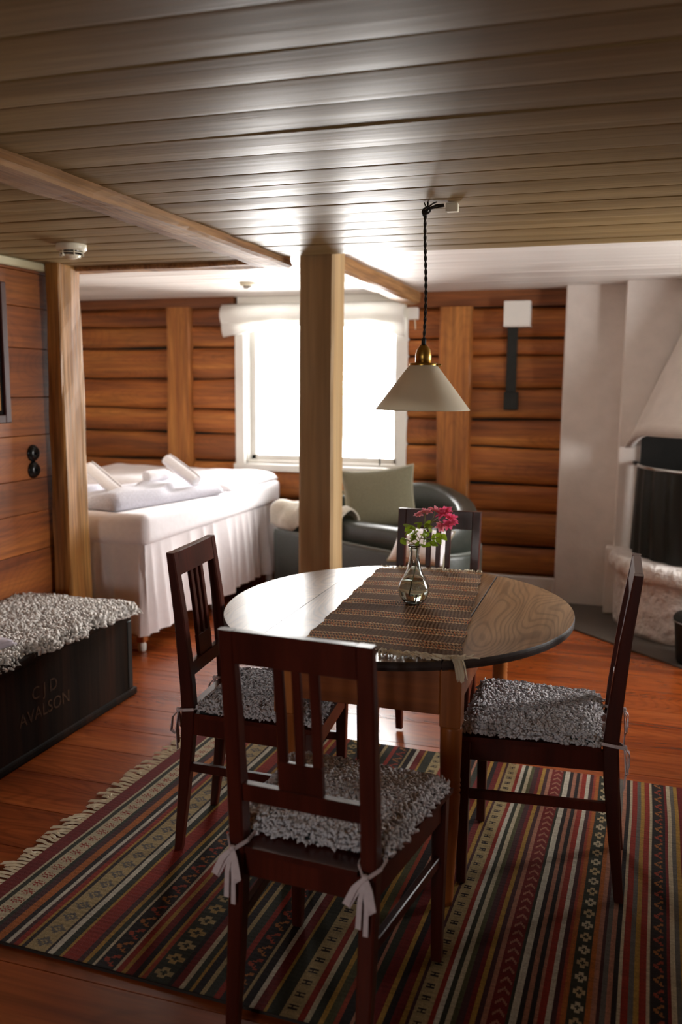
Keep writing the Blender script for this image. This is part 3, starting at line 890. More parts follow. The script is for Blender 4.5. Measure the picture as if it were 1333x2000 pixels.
rose = empty('rose_sprig', (VX, VY, VZ), label='sprig of small pink roses with green leaves in the glass vase', cat='flower')
right_v = Vector((math.cos(YAW), math.sin(YAW), 0)); fwd_v = Vector((-math.sin(YAW), math.cos(YAW), 0))
def RP(u, v, w=0.0):        # u to the side, v up, w back, metres from vase base
    return right_v * u + Vector((0, 0, v)) + fwd_v * w
stems = [[RP(-.012, .03), RP(.004, .12, .003), RP(.010, .2, .004), RP(.030, .245, .004), RP(.062, .285, .0), RP(.098, .31, -.004)],
         [RP(.030, .245, .004), RP(.034, .275, .012), RP(.036, .315, .01)], [RP(.05, .27, .002), RP(.066, .30, .012), RP(.072, .325, .015)],
         [RP(.062, .285, 0), RP(.09, .282, -.008), RP(.104, .273, -.01)], [RP(.082, .3), RP(.11, .30, .01), RP(.118, .292, .012)],
         [RP(.010, .2, .004), RP(-.02, .218, .0), RP(-.046, .226, -.004)], [RP(.02, .225, .004), RP(.06, .225, -.01), RP(.082, .232, -.012)], [RP(.018, .22, .004), RP(.0, .25, .012), RP(-.012, .268, .016)]]
link('stem', vf_mesh([tube_np(p, [.0016] * len(p), 6) for p in stems], 'stem'), 'stem', rose, smooth=True)
def bloom_mesh(seed, size):
    r = random.Random(seed); parts = []
    for ring_, (cnt, rad, tilt, sz) in enumerate(((4, .12, .25, .55), (5, .32, .6, .72), (6, .5, 1.0, .85), (7, .62, 1.3, .9))):
        for k in range(cnt):
            a = 2 * PI * (k + .5 * (ring_ % 2)) / cnt + r.uniform(-.2, .2); ti = tilt + r.uniform(-.15, .15)
            n = 5; vs, fs = [], []
            for iu in range(n):
                for iv in range(n):
                    u = iu / (n - 1); v = (iv / (n - 1) - .5) * 2
                    wdt = sz * .42 * math.sin(PI * min(1, .18 + u * .72)) * (1 - .25 * u * v * v)
                    rr2 = rad * .5 + u * sz * math.sin(ti); zz2 = u * sz * math.cos(ti) * .9 - .25 * u * u * (ti > .9) + .10 * v * v * sz + .05 * math.sin(v * 5 + seed + k)
                    x, y = rr2 - .12 * v * v, v * wdt
                    vs.append((size * (x * math.cos(a) - y * math.sin(a)), size * (x * math.sin(a) + y * math.cos(a)), size * zz2))
            for iu in range(n - 1):
                for iv in range(n - 1):
                    fs.append((iu * n + iv, (iu + 1) * n + iv, (iu + 1) * n + iv + 1, iu * n + iv + 1))
            parts.append((vs, fs))
    V, Fc = join_vf(parts); me = bpy.data.meshes.new('bloom'); me.from_pydata(V, [], Fc); me.update(); return me
for k, (p, s_, rx, rz, mt_) in enumerate(((RP(.036, .312, .01), .021, -.3, .3, 'petal_pale'), (RP(.072, .318, .014), .021, .3, 1.2, 'petal_pale'), (RP(.10, .315, -.004), .026, -.5, 2.0, 'petal'), (RP(.122, .292, .01), .024, .5, 2.6, 'petal'), (RP(.115, .275, -.012), .022, -.7, .8, 'petal'), (RP(.087, .268, -.01), .015, 1.1, .5, 'petal_pale'), (RP(.013, .303, .014), .013, -.5, .2, 'petal_pale'))):
    link('blossom', bloom_mesh(k + 1, s_ * 1.22), mt_, rose, p, (rx, .25 * math.sin(k * 2), rz), smooth=True)
def leaf_mesh(L, W, seed):
    n = 7; vs, fs = [], []
    for i_ in range(n):
        t = i_ / (n - 1); w = W * math.sin(PI * t ** .8) * (1 + .1 * math.sin(i_ * 3.0))
        z = -.35 * L * t * t
        for s_ in (-1, 0, 1): vs.append((L * t, s_ * w, z + (.18 * W if s_ else 0)))
    for i_ in range(n - 1):
        for j in range(2): fs.append((i_ * 3 + j, i_ * 3 + 3 + j, i_ * 3 + 4 + j, i_ * 3 + 1 + j))
    me = bpy.data.meshes.new('leaf'); me.from_pydata(vs, [], fs); me.update(); return me
lm = leaf_mesh(.031, .0112, 0)
lspots = [(-.012, .268, .016), (-.03, .272, .012), (-.006, .25, .01), (.008, .24, .012), (-.004, .233, 0), (-.018, .225, -.004), (-.046, .226, -.004), (-.03, .222, -.01), (.03, .222, 0), (.024, .205, -.004), (.04, .232, -.006), (.06, .225, -.01), (.082, .232, -.012), (.075, .245, -.006), (.066, .24, .008), (.02, .28, .0), (.05, .262, .014), (.03, .258, -.006), (.085, .218, -.01), (.013, .218, -.012), (.0, .262, -.004), (.06, .208, -.004), (-.008, .242, -.008), (.012, .252, -.01), (-.014, .236, .006), (.004, .225, -.01), (-.002, .275, .006), (.045, .248, -.01), (.074, .228, .0), (.05, .214, -.012), (.09, .24, -.004), (.026, .236, .014), (.03, .27, -.01), (.055, .285, .008)]
rl = random.Random(21)
for (u, v, w) in lspots:
    link('leaf', lm, 'leaf', rose, RP(u, v, w), (rl.uniform(-.9, .9), rl.uniform(-.3, .9), rl.uniform(0, 6.28)), smooth=True)

# ------------------------------------------------------------------ chairs
def post_path():
    return [(-.235, 0.0), (-.212, .2), (-.195, .38), (-.19, .47), (-.195, .56), (-.215, .78), (-.24, .975)]
def swept_post(x, w=.036):
    pth = post_path(); dep = [.026, .034, .042, .044, .042, .034, .026]
    vs, fs = [], []
    for (yy, z), d in zip(pth, dep):
        ww = w * (.8 if z == 0 else 1)
        b_ = .004
        for (sx, sy) in ((-1, -1), (1, -1), (1, 1), (-1, 1)):
            if sx * sy > 0: pts = [(sx * ww / 2, sy * (d / 2 - b_)), (sx * (ww / 2 - b_), sy * d / 2)]
            else: pts = [(sx * (ww / 2 - b_), sy * d / 2), (sx * ww / 2, sy * (d / 2 - b_))]
            for px, py in pts: vs.append((x + px, yy + py, z))
    n = 8
    for i_ in range(len(pth) - 1):
        for k in range(n): fs.append((i_ * n + k, i_ * n + (k + 1) % n, (i_ + 1) * n + (k + 1) % n, (i_ + 1) * n + k))
    fs += [tuple(range(n))[::-1], tuple(range((len(pth) - 1) * n, len(pth) * n))]
    return vf_mesh([(vs, fs)], 'back_post')
def yback(z):
    p = post_path()
    for (y0, z0), (y1, z1) in zip(p[:-1], p[1:]):
        if z0 <= z <= z1: return y0 + (y1 - y0) * (z - z0) / (z1 - z0)
    return p[-1][0]
BX = .157
def slab(x0, x1, z0, z1, th, curve=0.0):
    """panel following the rake of the chair back"""
    vs, fs = [], []; n = 5
    for i_ in range(n):
        z = z0 + (z1 - z0) * i_ / (n - 1); yc = yback(z)
        for (sx, sy) in ((0, -1), (1, -1), (1, 1), (0, 1)):
            vs.append((x0 + (x1 - x0) * sx, yc + sy * th / 2, z))
    for i_ in range(n - 1):
        for k in range(4): fs.append((i_ * 4 + k, i_ * 4 + (k + 1) % 4, i_ * 4 + 4 + (k + 1) % 4, i_ * 4 + 4 + k))
    fs += [(3, 2, 1, 0), tuple(range(n * 4 - 4, n * 4))]
    me = vf_mesh([(vs, fs)], 'slab')
    bm = bmesh.new(); bm.from_mesh(me); bmesh.ops.bevel(bm, geom=[e for e in bm.edges if e.calc_length() > .05 or abs(e.verts[0].co.z - e.verts[1].co.z) < 1e-5], offset=.002, segments=1, affect='EDGES'); bm.to_mesh(me); bm.free()
    return me
def make_chair():
    c = empty('dining_chair', (0, 0, .012))
    for sx in (-1, 1): link('back_post', swept_post(sx * BX), 'chair_wood', c)
    link('top_rail', slab(-BX + .018, BX - .018, .90, .975, .024), 'chair_wood', c)
    link('lower_rail', slab(-BX + .018, BX - .018, .575, .618, .022), 'chair_wood', c)
    link('splat_panel', slab(-.052, .052, .616, .685, .013), 'chair_wood', c)
    for xc, w in ((-.041, .022), (0, .020), (.041, .022)):
        link('slat', slab(xc - w / 2, xc + w / 2, .683, .902, .013), 'chair_wood', c)
    for sx in (-1, 1):
        box('front_leg', (sx * .199, .222, .228), (.038, .038, .456), 'chair_wood', c, .003, taper=.72)
        # side rail and stretcher between front leg and back post
        for nm, z, hh, th, ya in (('seat_rail', .425, .06, .022, -.19), ('stretcher', .285, .028, .018, -.205)):
            p0, p1 = Vector((sx * .199, .222, z)), Vector((sx * BX, ya, z)); d = p1 - p0
            box(nm, (p0 + p1) / 2, (th, d.length - .03, hh), 'chair_wood', c, .002, rot=(0, 0, math.atan2(-d.x, d.y)))
    box('seat_rail', (0, .226, .425), (.36, .022, .06), 'chair_wood', c, .002)
    box('seat_rail', (0, -.19, .425), (.278, .022, .06), 'chair_wood', c, .002)
    bm = bmesh.new()
    pts = [(-.225, .248), (.225, .248), (.178, -.165), (.134, -.165), (.134, -.212), (-.134, -.212), (-.134, -.165), (-.178, -.165)]
    vb = [bm.verts.new((x, y, .456)) for x, y in pts]; vt = [bm.verts.new((x, y, .470)) for x, y in pts]
    bm.faces.new(vb[::-1]); bm.faces.new(vt)
    for k in range(8): bm.faces.new((vb[k], vb[(k + 1) % 8], vt[(k + 1) % 8], vt[k]))
    link('seat', bm_mesh(bm), 'chair_wood', c)
    return c
def pad_surface(u, v, sag=True):
    """u,v in [-1,1] -> position on the pad top"""
    hw = .197 + .016 * v
    x = u * hw; y = .040 + v * .188
    ed = np.maximum(np.abs(u), np.abs(v)); drop = np.clip((ed - .86) / .14, 0, 1) ** 2 * .022
    z = .505 - drop + .006 * wob(x * 14, y * 14, 31, 1.0)
    return x, y, z
def make_pad():
    p = empty('seat_pad', (0, 0, .012))
    bm = bmesh.new(); box_bm(bm, Vector((0, .040, .482)), (.375, .375, .02), None, .006, 2)
    link('cushion', bm_mesh(bm), 'backing', p, smooth=True)
    g = np.linspace(-1, 1, 24); U_, Vv = np.meshgrid(g, g, indexing='ij'); x, y, z = pad_surface(U_, Vv)
    P = np.stack([x, y, z], -1); P2 = P.copy(); 
    link('hide', grid_mesh(P, 'hide'), 'wool_base', p, smooth=True)
    r = np.random.default_rng(2); n = 7600
    u = r.uniform(-1.01, 1.01, n); v = r.uniform(-1.01, 1.01, n); x, y, z = pad_surface(u, v)
    nr = np.stack([np.clip((np.abs(u) - .8) / .2, 0, 1) * np.sign(u) * 1.2, np.clip((np.abs(v) - .8) / .2, 0, 1) * np.sign(v) * 1.2, np.ones(n)], -1)
    nr /= np.linalg.norm(nr, axis=1)[:, None]
    link('pile', tufts_mesh(np.stack([x, y, z - .004], -1), nr, .018, .0058, 3, bend=.6), 'wool_grey', p, smooth=True, kind='stuff')
    for sx in (-1, 1):
        kx, ky, kz = sx * .157, -.222, .47     # knot behind the post
        parts = [ribbon_vf([(sx * .13, -.165, .485), (sx * .132, -.20, .48), (kx - sx * .006, ky - .004, kz)], .009, side=Vector((0, 0, 1))),
                 ribbon_vf([(sx * .185, -.165, .485), (sx * .183, -.20, .48), (kx + sx * .006, ky - .004, kz)], .009, side=Vector((0, 0, 1)))]
        sd = Vector((1, 0, 0))
        parts.append(ribbon_vf([(kx, ky - .004, kz), (kx + .014, ky - .02, kz - .02), (kx + .022, ky - .022, kz - .06), (kx + .014, ky - .014, kz - .075), (kx + .006, ky - .010, kz - .05), (kx, ky - .006, kz)], [.008, .016, .018, .014, .014, .008], side=sd))
        parts.append(ribbon_vf([(kx, ky - .004, kz), (kx - .02, ky - .016, kz - .022), (kx - .038, ky - .018, kz - .062), (kx - .036, ky - .012, kz - .068), (kx - .016, ky - .008, kz - .03), (kx, ky - .006, kz)], [.008, .014, .016, .014, .012, .008], side=sd))
        parts.append(ribbon_vf([(kx, ky - .004, kz), (kx - .008, ky - .014, kz - .05), (kx - .012, ky - .012, kz - .115)], [.008, .011, .012], side=sd))
        parts.append(ribbon_vf([(kx, ky - .004, kz), (kx + .006, ky - .012, kz - .06), (kx + .004, ky - .010, kz - .13)], [.008, .010, .011], side=sd))
        kv = lathe_vf([(0, -.008), (.006, -.006), (.008, 0), (.006, .006), (0, .008)], 10, center=(kx, ky - .006, kz)); parts.append(kv)
        link('tie', vf_mesh(parts, 'tie'), 'tie_cloth', p)
    return p
chair0, pad0 = make_chair(), make_pad()
spots = [((-.597, 1.875), math.radians(-4), 'dark wooden slat back dining chair facing the vase and the window', 'grey fleece seat pad tied with white bows on the chair facing the window'),
         ((-1.066, 2.548), math.radians(-90 + 4.5), 'dark wooden slat back dining chair on the bed side of the round table', 'grey fleece seat pad on the dining chair beside the bed'),
         ((-.163, 2.668), math.radians(90), 'dark wooden slat back dining chair on the fireplace side of the round table', 'grey fleece seat pad on the dining chair beside the fireplace'),
         ((-.693, 3.345), math.radians(180), 'dark wooden slat back dining chair between the round table and the leather armchair', 'grey fleece seat pad on the dining chair in front of the leather armchair')]
for k, ((x, y), rz, lab, lab2) in enumerate(spots):
    c = chair0 if k == 0 else copy_tree(chair0); q = pad0 if k == 0 else copy_tree(pad0)
    for o_ in (c, q):
        o_.location = (x, y, .012); o_.rotation_euler = (0, 0, rz)
    tag(c, lab, 'chair', 'dining chairs round the table'); tag(q, lab2, 'seat pad', 'fleece seat pads')

# ------------------------------------------------------------------ pendant lamp
LXp, LYp = -.648, 2.99
lamp = empty('pendant_lamp', (LXp, LYp, 0), label='conical opal glass pendant lamp with brass holder above the table', cat='lamp')
lathe('shade', [(.045, 1.572), (.05, 1.568), (.105, 1.497), (.162, 1.421), (.164, 1.418), (.160, 1.420), (.104, 1.493), (.048, 1.563), (.043, 1.566)], 'opal', lamp, 64)
lathe('holder', [(0, 1.640), (.010, 1.640), (.016, 1.634), (.024, 1.622), (.0275, 1.605), (.028, 1.576), (.026, 1.575), (0, 1.575)], 'brass', lamp, 32)
lathe('collar', [(.0, 1.578), (.046, 1.578), (.048, 1.576), (.048, 1.566), (.046, 1.564), (.03, 1.564)], 'brass', lamp, 40)
tube('screw', [(.046, 0, 1.571), (.062, 0, 1.571)], .005, 'brass', lamp)
lathe('cord_grip', [(0, 1.662), (.006, 1.662), (.0085, 1.658), (.0085, 1.636), (0, 1.636)], 'black_iron', lamp, 16)
lathe('bulb', [(0, 1.50), (.018, 1.503), (.026, 1.52), (.024, 1.54), (.014, 1.56), (.012, 1.576)], 'opal', lamp, 24)
cp = []
for ph in (0, PI):
    pth = []
    for k in range(150):
        t = k / 149; z = 1.655 + t * (2.085 - 1.655)
        a = t * 60 + ph
        pth.append((.0028 * math.cos(a) + .004 * math.sin(t * 5), .0028 * math.sin(a), z))
    cp.append(tube_np(pth, .0030, 6))
link('cord', vf_mesh(cp, 'cord'), 'cord_cloth', lamp, smooth=True)
tube('ceiling_hook', [(.004, 0, 2.112), (.004, 0, 2.085), (.0, 0, 2.07), (-.010, 0, 2.066), (-.014, 0, 2.076), (-.008, 0, 2.086)], .003, 'black_iron', lamp)
kp = []
for k in range(3):
    kp.append(tube_np([(.012 * math.cos(a + k), .010 * math.sin(a * 1.0 + k * 2), 2.082 + .012 * math.sin(a + k * 1.3)) for a in np.linspace(0, 6.28, 16)], .0032, 6))
kp.append(tube_np([(0, 0, 2.085), (.03, .01, 2.100), (.055, .02, 2.103)], .0032, 6)); kp.append(tube_np([(0, 0, 2.085), (.028, .016, 2.094), (.055, .026, 2.099)], .0032, 6))
kp.append(tube_np([(0, 0, 2.09), (.022, .0, 2.104), (.036, -.01, 2.106)], .0026, 6)); kp.append(tube_np([(0, 0, 2.09), (-.008, -.004, 2.108)], .0022, 6))
link('cord_knot', vf_mesh(kp, 'knot'), 'cord_cloth', lamp, smooth=True)
box('terminal_block', (.082, .030, 2.093), (.042, .03, .028), 'plastic_white', lamp, .003)

# ------------------------------------------------------------------ chest with fleece
CH = (-2.785, -2.18, 2.22, 3.63)
chest = empty('storage_chest', ((CH[0] + CH[1]) / 2, (CH[2] + CH[3]) / 2, 0), label='old dark wooden chest with worn painted initials against the plank wall', cat='chest')
cw, cl_ = CH[1] - CH[0], CH[3] - CH[2]
box('body', (0, 0, .205), (cw - .02, cl_ - .03, .39), 'chest_wood', chest, .02, 3)
box('lid', (0, 0, .412), (cw + .0, cl_ + .0, .034), 'chest_wood', chest, .008, 2)
box('base_moulding', (0, 0, .018), (cw + .0, cl_ + .0, .036), 'chest_wood', chest, .01, 2)
for yy in (cl_ / 2 - .05, -cl_ / 2 + .05):
    box('iron_strap', (cw / 2 - .008, yy, .21), (.006, .035, .33), 'black_iron', chest, .002)
tube('handle', [(-.08, cl_ / 2 - .014, .27), (-.08, cl_ / 2 + .012, .25), (0, cl_ / 2 + .016, .23), (.08, cl_ / 2 + .012, .25), (.08, cl_ / 2 - .014, .27)], .008, 'black_iron', chest)
for txt, zz_, sz in (('C J D', .235, .075), ('AVALSON', .150, .075)):
    cu = bpy.data.curves.new('lettering', 'FONT'); cu.body = txt; cu.size = sz; cu.align_x = 'CENTER'; cu.extrude = .0004
    to = bpy.data.objects.new('lettering_curve', cu); COL.objects.link(to)
    dg = bpy.context.evaluated_depsgraph_get(); me = bpy.data.meshes.new_from_object(to.evaluated_get(dg))
    bpy.data.objects.remove(to); me.materials.clear()
    link('lettering', me, 'chest_paint', chest, (cw / 2 - .0096, -.0, zz_), (PI / 2, 0, PI / 2))

fl = empty('sheepskin', ((CH[0] + CH[1]) / 2, (CH[2] + CH[3]) / 2, .429), label='long curly cream sheepskin covering the lid of the chest', cat='sheepskin')
def skin(u, v):
    """u across (-1..1, +1 the room side), v along"""
    edge = .300 + .012 * np.sin(v * 9) + .010 * np.sin(v * 21 + 1) + .02 * (v < -.1) * np.sin(v * 5)
    x = u * edge; y = v * (cl_ / 2 + .004)
    over = np.clip(u - .93, 0, 1) / .07; 
    z = .022 + .010 * wob(x * 10, y * 10, 4, 1.0) - over * .035
    z = np.where(np.abs(v) > .95, z - (np.abs(v) - .95) * .3, z)
    return x + over * .012, y, z
g1, g2 = np.linspace(-1, 1, 24), np.linspace(-1, 1, 60); U_, Vv = np.meshgrid(g1, g2, indexing='ij'); x, y, z = skin(U_, Vv)
Pm = np.stack([x, y, z], -1); link('hide', grid_mesh(Pm, 'hide'), 'wool_base', fl, smooth=True)
r = np.random.default_rng(5); n = 17000
u = r.uniform(-1, 1.0, n); v = r.uniform(-1, 1, n); x, y, z = skin(u, v)
nr = np.stack([np.clip((np.abs(u) - .85) / .15, 0, 1) * np.sign(u) * 1.5, np.clip((np.abs(v) - .93) / .07, 0, 1) * np.sign(v), np.ones(n)], -1); nr /= np.linalg.norm(nr, axis=1)[:, None]
link('pile', tufts_mesh(np.stack([x, y, z - .004], -1), nr, .021, .0082, 6, bend=.6), 'wool', fl, smooth=True, kind='stuff')
bl = empty('folded_blanket', (-2.50, 2.62, .472), math.radians(-14), label='pale lilac folded blanket lying on the sheepskin', cat='blanket')
for k in range(2):
    nn = 24; g = np.linspace(-1, 1, nn); U_, Vv = np.meshgrid(g, g, indexing='ij')
    zt = .012 + k * .014 + .004 * wob(U_ * 3, Vv * 3, 50 + k, 1.0) - .012 * np.clip((np.maximum(np.abs(U_), np.abs(Vv)) - .9) / .1, 0, 1) ** 2
    P = np.stack([U_ * (.20 - .012 * k), Vv * (.27 - .01 * k), zt], -1)
    o_ = link('fold', grid_mesh(P, 'fold'), 'blanket_lilac', bl, smooth=True); sm = o_.modifiers.new('thick', 'SOLIDIFY'); sm.thickness = .012

# ------------------------------------------------------------------ bed
BX0, BX1, BY0, BY1 = -4.0, -2.45, 4.21, 6.24
bed = empty('bed', ((BX0 + BX1) / 2, (BY0 + BY1) / 2, 0), label='bed with white sheets and pleated white valance in the alcove', cat='bed')
bw, blen = BX1 - BX0, BY1 - BY0
box('box_base', (0, 0, .37), (bw - .06, blen - .06, .46), 'skirt_linen', bed, .01)
def mattress(z0, z1, w, l, seed, rnd=.06):
    n = 40; g = np.linspace(-1, 1, n); U_, Vv = np.meshgrid(g, g, indexing='ij')
    bm = bmesh.new(); box_bm(bm, Vector((0, 0, (z0 + z1) / 2)), (w, l, z1 - z0), None, rnd, 5); 
    return bm_mesh(bm)
link('mattress', mattress(.605, .785, bw, blen, 1, .05), 'linen', bed, smooth=True)
# pleated valance on the three open sides
per = [(-bw / 2, -blen / 2), (bw / 2, -blen / 2), (bw / 2, blen / 2)]
pts = []; d0 = 0
r6 = np.random.default_rng(8)
for (p, q) in zip(per[:-1], per[1:]):
    L = math.hypot(q[0] - p[0], q[1] - p[1]); n = int(L / .012)
    nrm_ = ((q[1] - p[1]) / L, -(q[0] - p[0]) / L)
    for k in range(n):
        t = k / n; pts.append((p[0] + (q[0] - p[0]) * t, p[1] + (q[1] - p[1]) * t, nrm_[0], nrm_[1], d0 + L * t))
    d0 += L
P = np.zeros((len(pts), 12, 3))
for k, (x, y, nx_, ny_, dd) in enumerate(pts):
    for j in range(12):
        t = j / 11
        am = (.004 + .026 * t) ; ph_ = dd * 42 + 2.6 * math.sin(dd * 4.3) + 1.3 * math.sin(dd * 11) + .5 * math.sin(t * 3 + dd); wv = (1 - 2 * abs(math.sin(ph_ / 2)) ** .7) * (.9 + .6 * math.sin(dd * 6.1)) + .5 * math.sin(dd * 17 + 2)
        out_ = am * wv - .012 + .035 * t
        P[k, j] = (x + nx_ * out_, y + ny_ * out_, .615 - t * (.50 - .012 * math.sin(dd * 7)))
o_ = link('valance', grid_mesh(P, 'valance'), 'skirt_linen', bed, smooth=True)
for (x, y) in ((bw / 2 - .06, -blen / 2 + .03), (bw / 2 - .08, -blen / 2 + 1.0), (bw / 2 - .06, blen / 2 - .1), (-bw / 2 + .1, -blen / 2 + .05)):
    ca = box('leg', (x, y, .10), (.05, .05, .09), 'leg_pine', bed, .004)
    lathe('caster', [(0, -.10), (.018, -.10), (.024, -.09), (.024, -.06), (.016, -.045), (0, -.045)], 'white_paint', ca, 16)

def cloth(name, parent_kw, fn, nu, nv, mat, thick, loc, rz=0.0, sub=False):
    U_, Vv = np.meshgrid(np.linspace(0, 1, nu), np.linspace(0, 1, nv), indexing='ij')
    P = fn(U_, Vv)
    o = link(name, grid_mesh(P, name), mat, None, loc, (0, 0, rz), smooth=True, **parent_kw)
    sm = o.modifiers.new('thick', 'SOLIDIFY'); sm.thickness = thick; sm.offset = 1
    return o
# duvet heaped toward the window end
def duvet_fn(u, v):
    x = (u - .5) * 1.50; y = v * .86
    eu = np.minimum(u, 1 - u) / .13; ev = np.minimum(v, 1 - v) / .12; e = np.clip(np.minimum(eu, ev), 0, 1)
    z = .006 + (.045 + .02 * v) * np.sqrt(1 - (1 - e) ** 2) + .016 * wob(x * 5, y * 5, 61, 1.0) * e + .008 * wob(x * 14, y * 10, 62, 1.0) * e
    return np.stack([x, y, z], -1)
dv = cloth('duvet', dict(label='white puffy duvet spread on the bed toward the window', cat='duvet'), duvet_fn, 60, 60, 'linen', .006, ((BX0 + BX1) / 2 - .0, 5.37, .783))

def roll(name, loc, L, R, rz, ry, mat, label, group=None):
    """rolled towel: spiral section swept along x"""
    n = 90; m_ = 14; P = np.zeros((n, m_, 3)); r = np.random.default_rng(int(L * 1000 + R * 999))
    for k in range(n):
        t = k / (n - 1); a = t * 2 * PI * 3.2; rr = R * (.22 + .78 * t)
        for j in range(m_):
            xx = -L / 2 + L * j / (m_ - 1)
            e_ = 1 - .10 * abs(2 * j / (m_ - 1) - 1) ** 6
            P[k, j] = (xx, rr * e_ * math.cos(a), rr * e_ * math.sin(a) * (.9))
    me = grid_mesh(P, name); o = link(name, me, mat, None, loc, (0, ry, rz), smooth=True, label=label, cat='towel', group=group)
    sm = o.modifiers.new('thick', 'SOLIDIFY'); sm.thickness = R * .17; sm.offset = -1
    return o
roll('rolled_towel', (-2.655, 5.02, .955), .27, .05, math.radians(-8), math.radians(30), 'towel', 'white rolled towel propped up steeply against the heap on the bed', 'towels on the bed')
roll('rolled_towel', (-2.815, 4.99, .915), .18, .045, math.radians(72), 0, 'towel', 'short white rolled towel lying flat with its coiled end showing', 'towels on the bed')
roll('rolled_towel', (-2.965, 4.62, .915), .30, .05, math.radians(-8), math.radians(33), 'towel', 'white rolled towel slanting down beside the rough hewn post', 'towels on the bed')
def throw_fn(u, v):
    x = (u - .5) * .62; y = (v - .5) * 1.0
    e = np.clip(np.minimum(np.minimum(u, 1 - u) / .10, np.minimum(v, 1 - v) / .06), 0, 1)
    z = .006 + .065 * np.sqrt(1 - (1 - e) ** 2) + .022 * wob(x * 8, y * 10, 71, 1.0) * e + .012 * wob(x * 20, y * 16, 72, 1.0) * e + .018 * np.tanh(8 * np.sin(x * 13 + 1.5 * np.sin(y * 5))) * e
    return np.stack([x, y, z], -1)
cloth('folded_throw', dict(label='grey white folded throw with rumpled edge on the bed foot', cat='throw'), throw_fn, 60, 40, 'throw_grey', .006, (-2.86, 4.80, .785), math.radians(-12))

# ------------------------------------------------------------------ tub armchair
arm = empty('tub_armchair', (0, 0, 0), label='dark grey leather tub armchair with olive cushion below the window', cat='armchair')
def catmull(pts, n):
    pts = [Vector(p) for p in pts]; out = []
    P_ = [pts[0] * 2 - pts[1]] + pts + [pts[-1] * 2 - pts[-2]]
    seg = len(pts) - 1
    for k in range(n):
        t = k / (n - 1) * seg; i_ = min(int(t), seg - 1); f = t - i_
        a, b2, c, d = P_[i_:i_ + 4]
        out.append(.5 * ((2 * b2) + (-a + c) * f + (2 * a - 5 * b2 + 4 * c - d) * f * f + (-a + 3 * b2 - 3 * c + d) * f ** 3))
    return out
ctrl = [(-2.22, 5.72, .63), (-1.80, 5.50, .63), (-1.36, 5.24, .635), (-1.08, 5.12, .645), (-.90, 5.26, .69), (-.89, 5.52, .735), (-1.02, 5.82, .79), (-1.28, 6.04, .83), (-1.65, 6.12, .76), (-2.0, 6.12, .68)]
path = catmull(ctrl, 70)
def sweep_wall(prof_fn, name, mat):
    P = []
    for k, p in enumerate(path):
        q0, q1 = path[max(k - 1, 0)], path[min(k + 1, len(path) - 1)]
        t = Vector((q1.x - q0.x, q1.y - q0.y, 0)).normalized(); nrm_ = Vector((t.y, -t.x, 0))   # outward side
        pr = prof_fn(p.z, k / (len(path) - 1)); P.append([(p.x + nrm_.x * a, p.y + nrm_.y * a, z) for a, z in pr + pr[:1]])
    P = np.array(P)
    me = grid_mesh(P, name); bm = bmesh.new(); bm.from_mesh(me)
    bmesh.ops.remove_doubles(bm, verts=bm.verts[:], dist=.0001); bmesh.ops.holes_fill(bm, edges=[e for e in bm.edges if e.is_boundary]); bmesh.ops.recalc_face_normals(bm, faces=bm.faces[:]); bm.to_mesh(me); bm.free()
    return link(name, me, mat, arm, smooth=True)
def upper(zt, t):
    w = .062
    arc = [(w * math.cos(a), zt - .03 + .03 * math.sin(a)) for a in np.linspace(0, PI, 9)]
    return [(w, .47)] + arc + [(-w, .47)]
def lower(zt, t):
    return [(.085, .09), (.098, .12), (.100, .47), (.094, .492), (.075, .50), (-.05, .50), (-.06, .09)]
sweep_wall(upper, 'arm_wall', 'leather'); sweep_wall(lower, 'shell', 'leather')
pp = [(p + Vector((0, 0, .0))) for p in path]
seg_p = []
for k, p in enumerate(path):
    q0, q1 = path[max(k - 1, 0)], path[min(k + 1, len(path) - 1)]; t = Vector((q1.x - q0.x, q1.y - q0.y, 0)).normalized(); nr_ = Vector((t.y, -t.x, 0))
    seg_p.append((p.x + nr_.x * .088, p.y + nr_.y * .088, .497))
tube('piping', seg_p, .009, 'leather_edge', arm, 8)
bm = bmesh.new(); box_bm(bm, Vector((0, 0, 0)), (1.12, .66, .22), None, .05, 4)
so = link('seat_cushion', bm_mesh(bm), 'leather', arm, (-1.56, 5.70, .41), (0, 0, math.radians(-24)), smooth=True)
bm = bmesh.new(); box_bm(bm, Vector((0, 0, 0)), (1.0, .60, .2), None, .02, 2)
link('seat_base', bm_mesh(bm), 'leather', arm, (-1.55, 5.70, .17), (0, 0, math.radians(-24)))
for (x, y) in ((-2.2, 5.74), (-1.05, 5.15), (-1.0, 5.86), (-1.95, 6.1)):
    box('foot', (x, y, .047), (.05, .05, .094), 'chair_wood', arm, .004)
